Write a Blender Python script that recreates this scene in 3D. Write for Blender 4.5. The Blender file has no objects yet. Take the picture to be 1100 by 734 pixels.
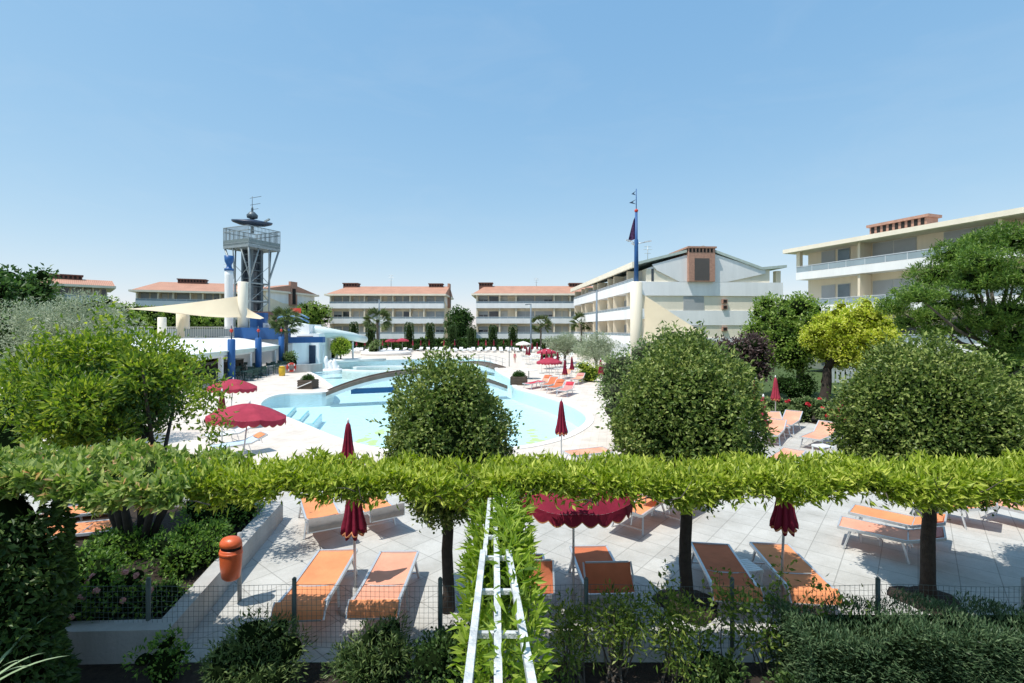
import bpy, bmesh, math, random
import numpy as np
from mathutils import Vector, Matrix
from mathutils.geometry import tessellate_polygon
R = math.radians
PI = math.pi
S = bpy.context.scene
COL = S.collection
H, F, HY, CX = 4.1, 520.0, 354.0, 550.0      # eye height, focal length and horizon (photo pixels)

def G(px, py, z=0.0):
    """photo pixel of a point at height z -> world point"""
    d = (H - z) * F / (py - HY)
    return Vector(((px - CX) / F * d, d, z))
def A(px, py, d):
    """photo pixel of a point at distance d -> world point"""
    return Vector(((px - CX) / F * d, d, H - (py - HY) / F * d))

# ------------------------------------------------------------------ materials
def newmat(name):
    m = bpy.data.materials.new(name); m.use_nodes = True
    nt = m.node_tree; b = nt.nodes['Principled BSDF']
    return m, nt, b
def N(nt, t, **kw):
    n = nt.nodes.new(t)
    for k, v in kw.items():
        if k in n.inputs: n.inputs[k].default_value = v
        else: setattr(n, k, v)
    return n
def ramp(nt, stops):
    r = nt.nodes.new('ShaderNodeValToRGB'); e = r.color_ramp.elements
    while len(e) < len(stops): e.new(0.5)
    for el, (p, c) in zip(e, stops):
        el.position = p; el.color = (*c, 1)
    return r
def mul(c, k): return tuple(min(1, x * k) for x in c)
def plain(name, col, rough=.6, var=.12, scale=3.0, bump=0.0, metal=0.0, coords='Object', spec=.4, streak=False):
    m, nt, b = newmat(name)
    tc = N(nt, 'ShaderNodeTexCoord')
    src = tc.outputs[coords]
    if streak:
        mp = N(nt, 'ShaderNodeMapping'); mp.inputs['Scale'].default_value = (1, 1, .15)
        nt.links.new(src, mp.inputs[0]); src = mp.outputs[0]
    no = N(nt, 'ShaderNodeTexNoise', Scale=scale, Detail=6.0, Roughness=.65)
    nt.links.new(src, no.inputs['Vector'])
    r = ramp(nt, [(.3, mul(col, 1 - var)), (.7, mul(col, 1 + var * .5))])
    nt.links.new(no.outputs['Fac'], r.inputs[0]); nt.links.new(r.outputs[0], b.inputs['Base Color'])
    b.inputs['Roughness'].default_value = rough; b.inputs['Metallic'].default_value = metal
    b.inputs['Specular IOR Level'].default_value = spec
    if bump:
        n2 = N(nt, 'ShaderNodeTexNoise', Scale=scale * 8, Detail=4.0); nt.links.new(tc.outputs[coords], n2.inputs['Vector'])
        bp = N(nt, 'ShaderNodeBump', Strength=bump, Distance=.02); nt.links.new(n2.outputs['Fac'], bp.inputs['Height'])
        nt.links.new(bp.outputs[0], b.inputs['Normal'])
    return m
def leafmat(name, dark, mid, light, trans=.3, tip=None, tipamt=.06, rough=.45, nscale=1.6, spec=.32):
    m, nt, b = newmat(name)
    ge = N(nt, 'ShaderNodeNewGeometry'); tc = N(nt, 'ShaderNodeTexCoord')
    no = N(nt, 'ShaderNodeTexNoise', Scale=nscale, Detail=3.0); nt.links.new(tc.outputs['Object'], no.inputs['Vector'])
    mx = N(nt, 'ShaderNodeMath', operation='MULTIPLY_ADD'); nt.links.new(ge.outputs['Random Per Island'], mx.inputs[0]); mx.inputs[1].default_value = .62
    m2 = N(nt, 'ShaderNodeMath', operation='MULTIPLY'); nt.links.new(no.outputs['Fac'], m2.inputs[0]); m2.inputs[1].default_value = .42
    nt.links.new(m2.outputs[0], mx.inputs[2])
    st = [(.12, dark), (.5, mid), (.86, light)]
    if tip: st += [(.93 - tipamt, light), (.955 - tipamt, tip)]
    r = ramp(nt, sorted(st)); nt.links.new(mx.outputs[0], r.inputs[0])
    nt.links.new(r.outputs[0], b.inputs['Base Color']); b.inputs['Roughness'].default_value = rough
    b.inputs['Specular IOR Level'].default_value = spec
    tr = N(nt, 'ShaderNodeBsdfTranslucent')
    hs = N(nt, 'ShaderNodeHueSaturation', Saturation=1.1, Value=1.5); nt.links.new(r.outputs[0], hs.inputs['Color']); nt.links.new(hs.outputs[0], tr.inputs['Color'])
    mix = N(nt, 'ShaderNodeMixShader'); mix.inputs[0].default_value = trans
    nt.links.new(b.outputs[0], mix.inputs[1]); nt.links.new(tr.outputs[0], mix.inputs[2])
    nt.links.new(mix.outputs[0], nt.nodes['Material Output'].inputs[0])
    return m
def stripes(name, c1, c2, period, axis='Z', rough=.6, bumpy=True):
    """fine ribs (shutters, slats) across one object axis"""
    m, nt, b = newmat(name)
    tc = N(nt, 'ShaderNodeTexCoord'); w = N(nt, 'ShaderNodeTexWave', Scale=PI / period / 10 * 2, Distortion=0.0)
    w.bands_direction = axis; nt.links.new(tc.outputs['Object'], w.inputs['Vector'])
    no = N(nt, 'ShaderNodeTexNoise', Scale=.7, Detail=4.0); nt.links.new(tc.outputs['Object'], no.inputs['Vector'])
    r = ramp(nt, [(.1, c2), (.4, c1)]); nt.links.new(w.outputs['Fac'], r.inputs[0])
    mm = N(nt, 'ShaderNodeMixRGB', blend_type='MULTIPLY'); mm.inputs[0].default_value = .35
    nt.links.new(r.outputs[0], mm.inputs[1]); nt.links.new(no.outputs['Fac'], mm.inputs[2])
    nt.links.new(mm.outputs[0], b.inputs['Base Color']); b.inputs['Roughness'].default_value = rough
    return m
M = {}
M['white'] = plain('white_paint', (.8, .8, .79), .5, .07, 1.2, streak=True)
M['white_wall'] = plain('white_render', (.87, .87, .86), .8, .1, .8, .2, streak=True)
M['cream'] = plain('cream_render', (.85, .73, .55), .85, .1, .9, .2, streak=True)
M['cream_light'] = plain('pale_cream_render', (.86, .78, .63), .8, .08, .9, .15, streak=True)
M['soffit'] = plain('soffit_paint', (.66, .62, .55), .8, .08, 1)
M['terracotta'] = stripes('terracotta_tiles', (.58, .31, .21), (.43, .20, .13), .5, 'X', .8)
M['brick'] = plain('brick', (.46, .26, .19), .9, .25, 5, .4)
M['dark_brick'] = plain('dark_brick', (.17, .09, .07), .9, .25, 4, .3)
M['shutter'] = stripes('grey_roller_shutter', (.52, .53, .53), (.40, .41, .41), .12, 'Z', .6)
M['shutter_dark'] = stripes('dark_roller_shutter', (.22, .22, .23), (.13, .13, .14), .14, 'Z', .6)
M['door_paint'] = plain('cream_door', (.62, .60, .55), .6, .1, 2)
M['glass'] = plain('window_glass', (.05, .06, .075), .08, .3, .6, spec=.6)
M['glass_blue'] = plain('blue_reflective_glass', (.16, .21, .24), .1, .3, .6, spec=.6)
M['frame'] = plain('window_frame', (.55, .54, .5), .5, .1, 3)
M['rail'] = plain('rail_metal', (.62, .65, .67), .4, .1, 3, metal=.3)
M['railglass'] = plain('rail_panel', (.30, .37, .41), .25, .15, .8)
M['blue'] = plain('blue_paint', (.02, .10, .29), .45, .15, 2, streak=True)
M['navy'] = plain('navy_metal', (.03, .05, .09), .4, .2, 2)
M['steel'] = plain('galvanised_steel', (.42, .46, .47), .45, .15, 2, metal=.4)
M['steel_dark'] = plain('dark_steel', (.12, .15, .17), .45, .2, 2, metal=.3)
M['alu'] = plain('aluminium', (.66, .67, .68), .38, .1, 6, metal=.5)
M['dark'] = plain('dark_interior', (.02, .018, .016), .9, .4, .5)
M['greenmetal'] = plain('green_plastic', (.03, .075, .06), .5, .2, 4)
M['fence'] = plain('fence_green', (.10, .13, .12), .5, .2, 8)
M['wire'] = plain('fence_wire', (.10, .14, .13), .5, .2, 8)
M['galv'] = plain('weathered_post', (.35, .36, .36), .6, .2, 6)
M['bark'] = plain('dark_bark', (.055, .042, .033), .95, .4, 9, .9)
M['bark_pale'] = plain('grey_bark', (.13, .11, .09), .95, .35, 9, .8)
M['louvre'] = stripes('dark_louvre', (.14, .12, .11), (.05, .045, .04), .22, 'Z', .7)
M['soil'] = plain('soil', (.045, .032, .023), 1, .5, 14, 1.0)
M['concrete'] = plain('planter_concrete', (.43, .42, .40), .9, .2, 3, .5, streak=True)
M['wood'] = plain('dark_timber', (.10, .075, .055), .8, .3, 4, .4)
M['redplastic'] = plain('red_plastic', (.55, .05, .03), .5, .1, 3)
M['yellow'] = plain('yellow_plastic', (.65, .42, .03), .5, .1, 3)
M['orangebin'] = plain('faded_orange_plastic', (.66, .12, .035), .38, .22, 5, .15, spec=.5)
M['skin'] = plain('skin', (.55, .33, .24), .6, .05, 4)
M['pinkcloth'] = plain('pink_cloth', (.70, .20, .22), .8, .1, 5)
M['hair'] = plain('brown_hair', (.05, .03, .02), .6, .2, 20)
M['trellis'] = plain('white_weathered_timber', (.64, .67, .68), .55, .45, 9, .6)
def fabric(name, col, var=.1, rough=.8, sc=4.0, trans=.15):
    m, nt, b = newmat(name)
    tc = N(nt, 'ShaderNodeTexCoord')
    no = N(nt, 'ShaderNodeTexNoise', Scale=sc, Detail=5.0); nt.links.new(tc.outputs['Object'], no.inputs['Vector'])
    r = ramp(nt, [(.3, mul(col, 1 - var)), (.7, mul(col, 1 + var))]); nt.links.new(no.outputs['Fac'], r.inputs[0])
    nt.links.new(r.outputs[0], b.inputs['Base Color']); b.inputs['Roughness'].default_value = rough
    b.inputs['Specular IOR Level'].default_value = .2
    w = N(nt, 'ShaderNodeTexNoise', Scale=11.0, Detail=2.0); nt.links.new(tc.outputs['Object'], w.inputs['Vector'])
    bp = N(nt, 'ShaderNodeBump', Strength=.35, Distance=.03); nt.links.new(w.outputs['Fac'], bp.inputs['Height']); nt.links.new(bp.outputs[0], b.inputs['Normal'])
    tr = N(nt, 'ShaderNodeBsdfTranslucent'); nt.links.new(r.outputs[0], tr.inputs['Color'])
    mix = N(nt, 'ShaderNodeMixShader'); mix.inputs[0].default_value = trans
    nt.links.new(b.outputs[0], mix.inputs[1]); nt.links.new(tr.outputs[0], mix.inputs[2]); nt.links.new(mix.outputs[0], nt.nodes['Material Output'].inputs[0])
    return m
M['orange'] = fabric('orange_mesh_fabric', (.84, .33, .15), .16, sc=2.0)
M['salmon'] = fabric('faded_salmon_fabric', (.84, .40, .27), .16, sc=2.0)
M['rust'] = fabric('rust_and_shaded_orange_fabric', (.62, .19, .09))  # rust cloth, and orange darkened in colour for loungers under the near parasol
M['whitefab'] = fabric('white_fabric', (.78, .79, .80), .05)
M['bluefab'] = fabric('pale_blue_fabric', (.55, .66, .76), .1)
M['redfab'] = fabric('red_towel', (.62, .06, .09), .15)
M['pinktowel'] = fabric('pink_towel', (.70, .30, .27), .12, sc=14)
M['flagcloth'] = fabric('navy_maroon_flag', (.07, .03, .08), .6, sc=6)
M['maroon'] = fabric('maroon_canvas', (.22, .016, .04), .18, trans=.12)
M['maroon_faded'] = fabric('faded_maroon_canvas', (.42, .05, .085), .14, trans=.2)
M['trim'] = fabric('orange_trim', (.6, .25, .12), .1)
M['greymesh'] = fabric('grey_underside_mesh', (.30, .27, .25), .15)
M['sailcloth'] = fabric('cream_sailcloth', (.72, .62, .45), .05, trans=.2, sc=.6)
M['offwhite_canvas'] = fabric('offwhite_canvas', (.78, .75, .70), .05, sc=1.)

L_ = {}
L_['ball'] = leafmat('laurel_leaves', (.038, .070, .016), (.12, .185, .036), (.40, .45, .14), .3)
L_['hedge'] = leafmat('bright_hedge_leaves', (.08, .14, .012), (.32, .41, .040), (.66, .68, .16), .36)
L_['pinkhedge'] = leafmat('pink_tipped_hedge_leaves', (.05, .11, .02), (.23, .33, .06), (.48, .52, .18), .35, (.74, .38, .22), .13)
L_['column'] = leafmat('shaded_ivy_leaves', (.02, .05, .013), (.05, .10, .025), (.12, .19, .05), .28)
L_['yelltree'] = leafmat('lime_leaves', (.045, .095, .014), (.16, .26, .03), (.44, .49, .08), .42)
L_['golden'] = leafmat('golden_leaves', (.20, .30, .02), (.50, .56, .06), (.82, .80, .20), .42)
L_['green'] = leafmat('mid_green_leaves', (.055, .12, .018), (.17, .27, .045), (.40, .50, .13), .36)
L_['darkgreen'] = leafmat('dark_green_leaves', (.018, .05, .012), (.05, .115, .024), (.12, .21, .05), .28)
L_['olive'] = leafmat('olive_leaves', (.16, .20, .12), (.31, .36, .23), (.52, .55, .41), .28)
L_['purple'] = leafmat('purple_leaves', (.05, .03, .03), (.10, .06, .06), (.17, .13, .11), .25)
L_['mixed'] = leafmat('shrub_leaves', (.06, .11, .03), (.17, .25, .08), (.36, .41, .19), .3)
L_['pine'] = leafmat('pine_needles', (.035, .085, .018), (.10, .195, .028), (.26, .37, .07), .28)
L_['cypress'] = leafmat('cypress_sprays', (.018, .05, .014), (.05, .10, .028), (.10, .16, .05), .15, rough=.7)
L_['feather'] = leafmat('feathery_sprays', (.03, .065, .02), (.095, .15, .045), (.22, .28, .10), .3)
L_['yew'] = leafmat('clipped_hedge_sprays', (.025, .06, .028), (.075, .135, .06), (.17, .24, .12), .25)
L_['nandina'] = leafmat('nandina_leaves', (.045, .09, .016), (.14, .22, .035), (.36, .40, .10), .38, (.50, .22, .08), .04)
L_['planter'] = leafmat('planter_shrub_leaves', (.035, .09, .018), (.10, .20, .035), (.28, .42, .08), .34)
L_['palm'] = leafmat('palm_fronds', (.03, .06, .015), (.09, .13, .04), (.20, .24, .09), .2)
L_['rose'] = plain('rose_petals', (.66, .32, .30), .6, .25, 9)
L_['rosered'] = plain('red_rose_petals', (.55, .03, .04), .6, .25, 9)
L_['climber'] = leafmat('shaded_climber_leaves', (.06, .13, .012), (.22, .33, .03), (.45, .54, .10), .35)  # hedge leaf tones darkened to stand for shade on the trellis arm
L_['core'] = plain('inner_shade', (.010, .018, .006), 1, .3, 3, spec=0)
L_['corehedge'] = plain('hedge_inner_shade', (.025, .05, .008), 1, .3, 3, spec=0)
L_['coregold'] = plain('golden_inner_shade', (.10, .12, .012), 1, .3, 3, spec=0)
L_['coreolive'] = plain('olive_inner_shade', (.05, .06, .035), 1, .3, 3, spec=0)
L_['agave'] = plain('pale_blade', (.26, .36, .20), .5, .2, 6)

# ------------------------------------------------------------------ mesh helpers
class MB:
    def __init__(s): s.v = []; s.f = []; s.m = []; s.sm = []
    def add(s, vs, fs, mi=0, smooth=False):
        o = len(s.v); s.v += [tuple(v) for v in vs]
        for f in fs: s.f.append(tuple(i + o for i in f)); s.m.append(mi); s.sm.append(smooth)
        return s
    def box(s, x0, x1, y0, y1, z0, z1, mi=0, T=None):
        vs = [Vector((x, y, z)) for z in (z0, z1) for y in (y0, y1) for x in (x0, x1)]
        if T is not None: vs = [T @ v for v in vs]
        return s.add(vs, [(0, 2, 3, 1), (4, 5, 7, 6), (0, 1, 5, 4), (1, 3, 7, 5), (3, 2, 6, 7), (2, 0, 4, 6)], mi)
    def tube(s, pts, rs, n=8, mi=0, caps=True, smooth=True):
        pts = [Vector(p) for p in pts]
        if not hasattr(rs, '__len__'): rs = [rs] * len(pts)
        vs = []; fs = []
        for i, p in enumerate(pts):
            d = (pts[min(i + 1, len(pts) - 1)] - pts[max(i - 1, 0)]).normalized()
            up = Vector((0, 0, 1)) if abs(d.z) < .95 else Vector((0, 1, 0))
            a = d.cross(up).normalized(); b = d.cross(a)
            for k in range(n):
                t = 2 * PI * k / n + (PI / 4 if n == 4 else 0)
                vs.append(p + a * math.cos(t) * rs[i] + b * math.sin(t) * rs[i])
        for i in range(len(pts) - 1):
            for k in range(n):
                k2 = (k + 1) % n
                fs.append((i * n + k, i * n + k2, (i + 1) * n + k2, (i + 1) * n + k))
        s.add(vs, fs, mi, smooth and n > 5)
        if caps:
            o = len(s.v) - len(vs)
            s.f += [tuple(o + k for k in range(n - 1, -1, -1)), tuple(o + (len(pts) - 1) * n + k for k in range(n))]
            s.m += [mi] * 2; s.sm += [False] * 2
        return s
    def bar(s, p, q, w, h, mi=0):
        p = Vector(p); q = Vector(q); d = (q - p).normalized()
        up = Vector((0, 0, 1)) if abs(d.z) < .95 else Vector((0, 1, 0))
        a = d.cross(up).normalized(); b = a.cross(d).normalized()
        vs = [c + a * i * w / 2 + b * j * h / 2 for c in (p, q) for (i, j) in ((-1, -1), (1, -1), (1, 1), (-1, 1))]
        return s.add(vs, [(3, 2, 1, 0), (4, 5, 6, 7), (0, 1, 5, 4), (1, 2, 6, 5), (2, 3, 7, 6), (3, 0, 4, 7)], mi)
    def lathe(s, prof, n=24, mi=0, c=(0, 0, 0), smooth=True, fn=None):
        vs = []; fs = []
        for i, (r, z) in enumerate(prof):
            for k in range(n):
                t = 2 * PI * k / n; rr, zz = (r, z) if fn is None else fn(r, z, t, i)
                vs.append((c[0] + rr * math.cos(t), c[1] + rr * math.sin(t), c[2] + zz))
        for i in range(len(prof) - 1):
            for k in range(n):
                k2 = (k + 1) % n; fs.append((i * n + k, i * n + k2, (i + 1) * n + k2, (i + 1) * n + k))
        fs.append(tuple(range(n - 1, -1, -1))); fs.append(tuple((len(prof) - 1) * n + k for k in range(n)))
        return s.add(vs, fs, mi, smooth)
    def grid(s, fn, nu, nv, mi=0, smooth=True):
        vs = [fn(i / nu, j / nv) for j in range(nv + 1) for i in range(nu + 1)]
        fs = [(j * (nu + 1) + i, j * (nu + 1) + i + 1, (j + 1) * (nu + 1) + i + 1, (j + 1) * (nu + 1) + i) for j in range(nv) for i in range(nu)]
        return s.add(vs, fs, mi, smooth)
    def prism(s, poly, z0, z1, mi=0):
        n = len(poly)
        vs = [(x, y, z0) for x, y in poly] + [(x, y, z1) for x, y in poly]
        return s.add(vs, [tuple(range(n - 1, -1, -1)), tuple(range(n, 2 * n))] + [(i, (i + 1) % n, n + (i + 1) % n, n + i) for i in range(n)], mi)
    def build(s, name, mats, parent=None):
        me = bpy.data.meshes.new(name); me.from_pydata(s.v, [], s.f)
        if not isinstance(mats, (list, tuple)): mats = [mats]
        for m in mats: me.materials.append(m)
        me.polygons.foreach_set('material_index', s.m); me.polygons.foreach_set('use_smooth', s.sm); me.update()
        o = bpy.data.objects.new(name, me); COL.objects.link(o)
        if parent is not None: o.parent = parent
        return o
def setp(o, label=None, cat=None, group=None, kind=None):
    if label: o['label'] = label
    if cat: o['category'] = cat
    if group: o['group'] = group
    if kind: o['kind'] = kind
    return o
def thing(name, label, cat, loc=(0, 0, 0), rz=0.0, group=None):
    o = bpy.data.objects.new(name, None); COL.objects.link(o)
    o.location = loc; o.rotation_euler = (0, 0, rz); o.empty_display_size = .2
    return setp(o, label, cat, group)
def copy_tree(o, parent=None):
    c = o.copy(); COL.objects.link(c)
    if parent is not None: c.parent = parent
    for ch in list(o.children): copy_tree(ch, c)
    return c
def chaikin(p, it=2, keep=()):
    for _ in range(it):
        q = []
        for i in range(len(p)):
            a, b = Vector(p[i]), Vector(p[(i + 1) % len(p)])
            q += [a * .75 + b * .25, a * .25 + b * .75]
        p = q
    return p
def sheet(name, outer, holes, z, m, kind='structure'):
    loops = [[Vector((p[0], p[1], 0)) for p in outer]] + [[Vector((p[0], p[1], 0)) for p in h] for h in holes]
    flat = [p for l in loops for p in l]
    tris = tessellate_polygon(loops); fs = []
    for a, b, c in tris:
        n = (flat[b] - flat[a]).cross(flat[c] - flat[a]).z
        fs.append((a, b, c) if n > 0 else (a, c, b))
    o = MB().add([(p.x, p.y, z) for p in flat], fs).build(name, m)
    if kind: o['kind'] = kind
    return o

# ------------------------------------------------------------------ foliage
def unit(a): return a / (np.linalg.norm(a, axis=-1, keepdims=True) + 1e-9)
def rdirs(rg, n): return unit(rg.normal(size=(n, 3)))
class Fol:
    def __init__(s): s.V = []; s.Q = []; s.MI = []; s.n = 0
    def leaves(s, P, D, L, W, rg, spread=.8, up=.25, mi=0, curl=.15, var=.35):
        n = len(P)
        if n == 0: return s
        a = unit(D + rdirs(rg, n) * spread + np.array([0, 0, up]))
        sd = unit(np.cross(a, unit(D * .7 + rdirs(rg, n) * .9 + np.array([0, 0, .35]))))
        nrm = np.cross(sd, a)
        l = L * (1 - var + 2 * var * rg.random((n, 1))); w = W * (1 - var + 2 * var * rg.random((n, 1)))
        v = np.stack([P, P + a * l * .45 + sd * w * .5 + nrm * l * curl * .6, P + a * l - nrm * l * curl * .3, P + a * l * .45 - sd * w * .5 + nrm * l * curl * .6], 1).reshape(-1, 3)
        q = np.arange(n * 4).reshape(-1, 4) + s.n
        s.V.append(v); s.Q += q.tolist(); s.MI += [mi] * n; s.n += n * 4
        return s
    def blob(s, c, r, rg, mi=1, amp=.12, nu=14, nv=9):
        ph = rg.random(6) * 6.28; vs = []
        for j in range(nv + 1):
            for i in range(nu):
                t = 2 * PI * i / nu; p = PI * j / nv
                d = np.array([math.sin(p) * math.cos(t), math.sin(p) * math.sin(t), math.cos(p)])
                k = 1 + amp * (math.sin(3 * d[0] + ph[0]) + math.sin(4 * d[1] + ph[1]) + math.sin(3 * d[2] + ph[2])) / 2
                vs.append(np.array(c) + d * np.array(r) * k)
        s.V.append(np.array(vs))
        for j in range(nv):
            for i in range(nu):
                s.Q.append([s.n + j * nu + i, s.n + (j + 1) * nu + i, s.n + (j + 1) * nu + (i + 1) % nu, s.n + j * nu + (i + 1) % nu]); s.MI.append(mi)
        s.n += len(vs); return s
    def boxcore(s, x0, x1, y0, y1, z0, z1, mi=1):
        s.V.append(np.array([(x, y, z) for z in (z0, z1) for y in (y0, y1) for x in (x0, x1)], float))
        for f in [(0, 2, 3, 1), (4, 5, 7, 6), (0, 1, 5, 4), (1, 3, 7, 5), (3, 2, 6, 7), (2, 0, 4, 6)]:
            s.Q.append([i + s.n for i in f]); s.MI.append(mi)
        s.n += 8; return s
    def build(s, name, mats, parent=None):
        me = bpy.data.meshes.new(name); me.from_pydata(np.concatenate(s.V).tolist(), [], s.Q)
        for m in mats: me.materials.append(m)
        me.polygons.foreach_set('material_index', s.MI); me.update()
        o = bpy.data.objects.new(name, me); COL.objects.link(o)
        if parent is not None: o.parent = parent
        return o
def bumpy(d, rg_ph, amp, fr=3.0):
    return 1 + amp * (np.sin(fr * d[:, 0] + rg_ph[0]) * np.sin(fr * 1.3 * d[:, 1] + rg_ph[1]) + .6 * np.sin(fr * 2.1 * d[:, 2] + rg_ph[2]) * np.sin(fr * 1.9 * d[:, 0] + rg_ph[3]) + .4 * np.sin(fr * 4 * d[:, 1] + rg_ph[4]) * np.sin(fr * 3.7 * d[:, 2] + rg_ph[5]))
def dome(f, c, r, n, L, W, rg, amp=.08, flat=.55, core=.86, mi=0, cmi=1, up=.2, spread=.8, wild=.04, bottom=-.55):
    """dense clipped crown: one bumpy ellipsoid, wider below its middle"""
    ph = rg.random(6) * 6.28
    d = rdirs(rg, int(n * 1.5)); d = d[d[:, 2] > bottom][:n]
    k = bumpy(d, ph, amp)[:, None]
    t = 1 - .20 * rg.random((len(d), 1)) ** 1.6
    out = rg.random((len(d), 1)) < wild
    t = np.where(out, 1.02 + .12 * rg.random((len(d), 1)), t)
    P = np.array(c) + d * np.array(r) * k * t
    f.leaves(P, d, L, W, rg, spread, up, mi)
    f.blob(c, np.array(r) * core, rg, cmi, amp * .5, 20, 12)
    return f
def lumps(f, c, r, k, lr, n, L, W, rg, mi=0, cmi=1, core=.72, up=.2, spread=.9, shell=.85, flatten=.8):
    """loose crown: leaf clumps spread through an ellipsoid"""
    d = rdirs(rg, k); rad = shell * rg.random((k, 1)) ** .45
    C = np.array(c) + d * np.array(r) * rad
    rr = lr * (.65 + .7 * rg.random(k))
    for i in range(k):
        m = int(n / k * (rr[i] / lr) ** 2)
        dd = rdirs(rg, m); P = C[i] + dd * rr[i] * np.array([1, 1, flatten]) * (.55 + .5 * rg.random((m, 1)))
        f.leaves(P, dd, L, W, rg, spread, up, mi)
        if core: f.blob(C[i], np.array([1, 1, flatten]) * rr[i] * core, rg, cmi, .2, 8, 6)
    return C, rr
def trunk_mesh(mb, base, top, r0, r1, rnd, n=10, seg=6, wob=.05, flare=1.35):
    b = Vector(base); t = Vector(top); pts = []; rs = []
    for i in range(seg + 1):
        k = i / seg
        p = b.lerp(t, k) + Vector((rnd.uniform(-wob, wob), rnd.uniform(-wob, wob), 0)) * (0 if i in (0,) else 1)
        pts.append(p); rs.append((r0 + (r1 - r0) * k) * (flare if i == 0 else 1))
    mb.tube(pts, rs, n); return pts
def tree(name, label, base, crown_c, r, k, lr, n, L, W, leaf, seed, core='core', trunk_r=.15, bark='bark', group='trees around the pool', shell=.85, flatten=.8, limbs=6, corek=.5, cat='tree'):
    rg = np.random.default_rng(seed); rnd = random.Random(seed)
    b = Vector(base); c = Vector(crown_c) - b
    t = thing(name, label, cat, b, 0, group)
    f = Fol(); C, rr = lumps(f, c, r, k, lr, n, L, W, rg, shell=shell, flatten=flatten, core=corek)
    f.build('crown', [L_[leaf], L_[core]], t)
    mb = MB(); fork = Vector((0, 0, max(.3, (c.z - r[2]) * 1.0 + r[2] * .25)))
    fork.x = c.x * .12; fork.y = c.y * .12
    trunk_mesh(mb, (0, 0, -.05), fork, trunk_r, trunk_r * .72, rnd)
    for i in rnd.sample(range(k), min(limbs, k)):
        e = Vector(C[i]); mid = fork.lerp(e, .5) + Vector((0, 0, .08 * r[2]))
        mb.tube([fork - Vector((0, 0, .1)), mid, e], [trunk_r * .55, trunk_r * .35, trunk_r * .12], 7)
    mb.build('trunk', M[bark], t)
    return t

# ------------------------------------------------------------------ world, sun, camera
SD = Vector((.39, .25, -1)).normalized()
elev = math.asin(-SD.z); azi = math.atan2(-SD.x, -SD.y)
w = bpy.data.worlds.new('World'); S.world = w; w.use_nodes = True
nt = w.node_tree; bg = nt.nodes['Background']
sky = nt.nodes.new('ShaderNodeTexSky'); sky.sky_type = 'NISHITA'; sky.sun_disc = False
sky.sun_elevation = elev; sky.sun_rotation = azi; sky.air_density = 1.0; sky.dust_density = .25; sky.ozone_density = 1.0; sky.altitude = 0
# haze grade: lift the deep blue the way a clear coastal sky photographs
sp = nt.nodes.new('ShaderNodeSeparateColor'); cb = nt.nodes.new('ShaderNodeCombineColor'); nt.links.new(sky.outputs[0], sp.inputs[0])
for i, (g, k) in enumerate(((.74, .89), (.47, .865), (.27, .93))):
    a1 = N(nt, 'ShaderNodeMath', operation='MULTIPLY'); a1.inputs[1].default_value = .15
    a2 = N(nt, 'ShaderNodeMath', operation='POWER'); a2.inputs[1].default_value = g
    a3 = N(nt, 'ShaderNodeMath', operation='MULTIPLY'); a3.inputs[1].default_value = k / .15
    nt.links.new(sp.outputs[i], a1.inputs[0]); nt.links.new(a1.outputs[0], a2.inputs[0]); nt.links.new(a2.outputs[0], a3.inputs[0]); nt.links.new(a3.outputs[0], cb.inputs[i])
# very faint uneven haze, so that the blue is not one perfect gradient
gc = N(nt, 'ShaderNodeTexCoord'); gm = N(nt, 'ShaderNodeMapping'); gm.inputs['Scale'].default_value = (1.6, 1.6, 5.5); nt.links.new(gc.outputs['Generated'], gm.inputs[0])
gn = N(nt, 'ShaderNodeTexNoise', Scale=2.2, Detail=7.0, Roughness=.6, Distortion=.6); nt.links.new(gm.outputs[0], gn.inputs['Vector'])
gr = ramp(nt, [(.5, (0, 0, 0)), (.8, (.08, .08, .08))]); nt.links.new(gn.outputs['Fac'], gr.inputs[0])
gx = N(nt, 'ShaderNodeMixRGB'); gx.inputs[2].default_value = (5.6, 5.9, 6.1, 1); nt.links.new(gr.outputs[0], gx.inputs[0]); nt.links.new(cb.outputs[0], gx.inputs[1])
nt.links.new(gx.outputs[0], bg.inputs[0]); bg.inputs[1].default_value = .15
sl = bpy.data.lights.new('sun', 'SUN'); sl.energy = 5.0; sl.angle = R(.5); sl.color = (1, .955, .88)
so = bpy.data.objects.new('sun', sl); COL.objects.link(so); so.rotation_euler = SD.to_track_quat('-Z', 'Y').to_euler(); so.location = (-20, -20, 40)
cd = bpy.data.cameras.new('camera'); co = bpy.data.objects.new('camera', cd); COL.objects.link(co); S.camera = co
co.location = (0, 0, H); co.rotation_euler = (R(90), 0, 0); cd.sensor_width = 36; cd.lens = F / 1100 * 36
cd.shift_y = (HY - 367) / 1100; cd.clip_end = 6000; cd.clip_start = .05
S.view_settings.view_transform = 'Standard'; S.view_settings.look = 'None'; S.view_settings.exposure = 0
S.cycles.max_bounces = 8; S.cycles.transparent_max_bounces = 16

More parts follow.
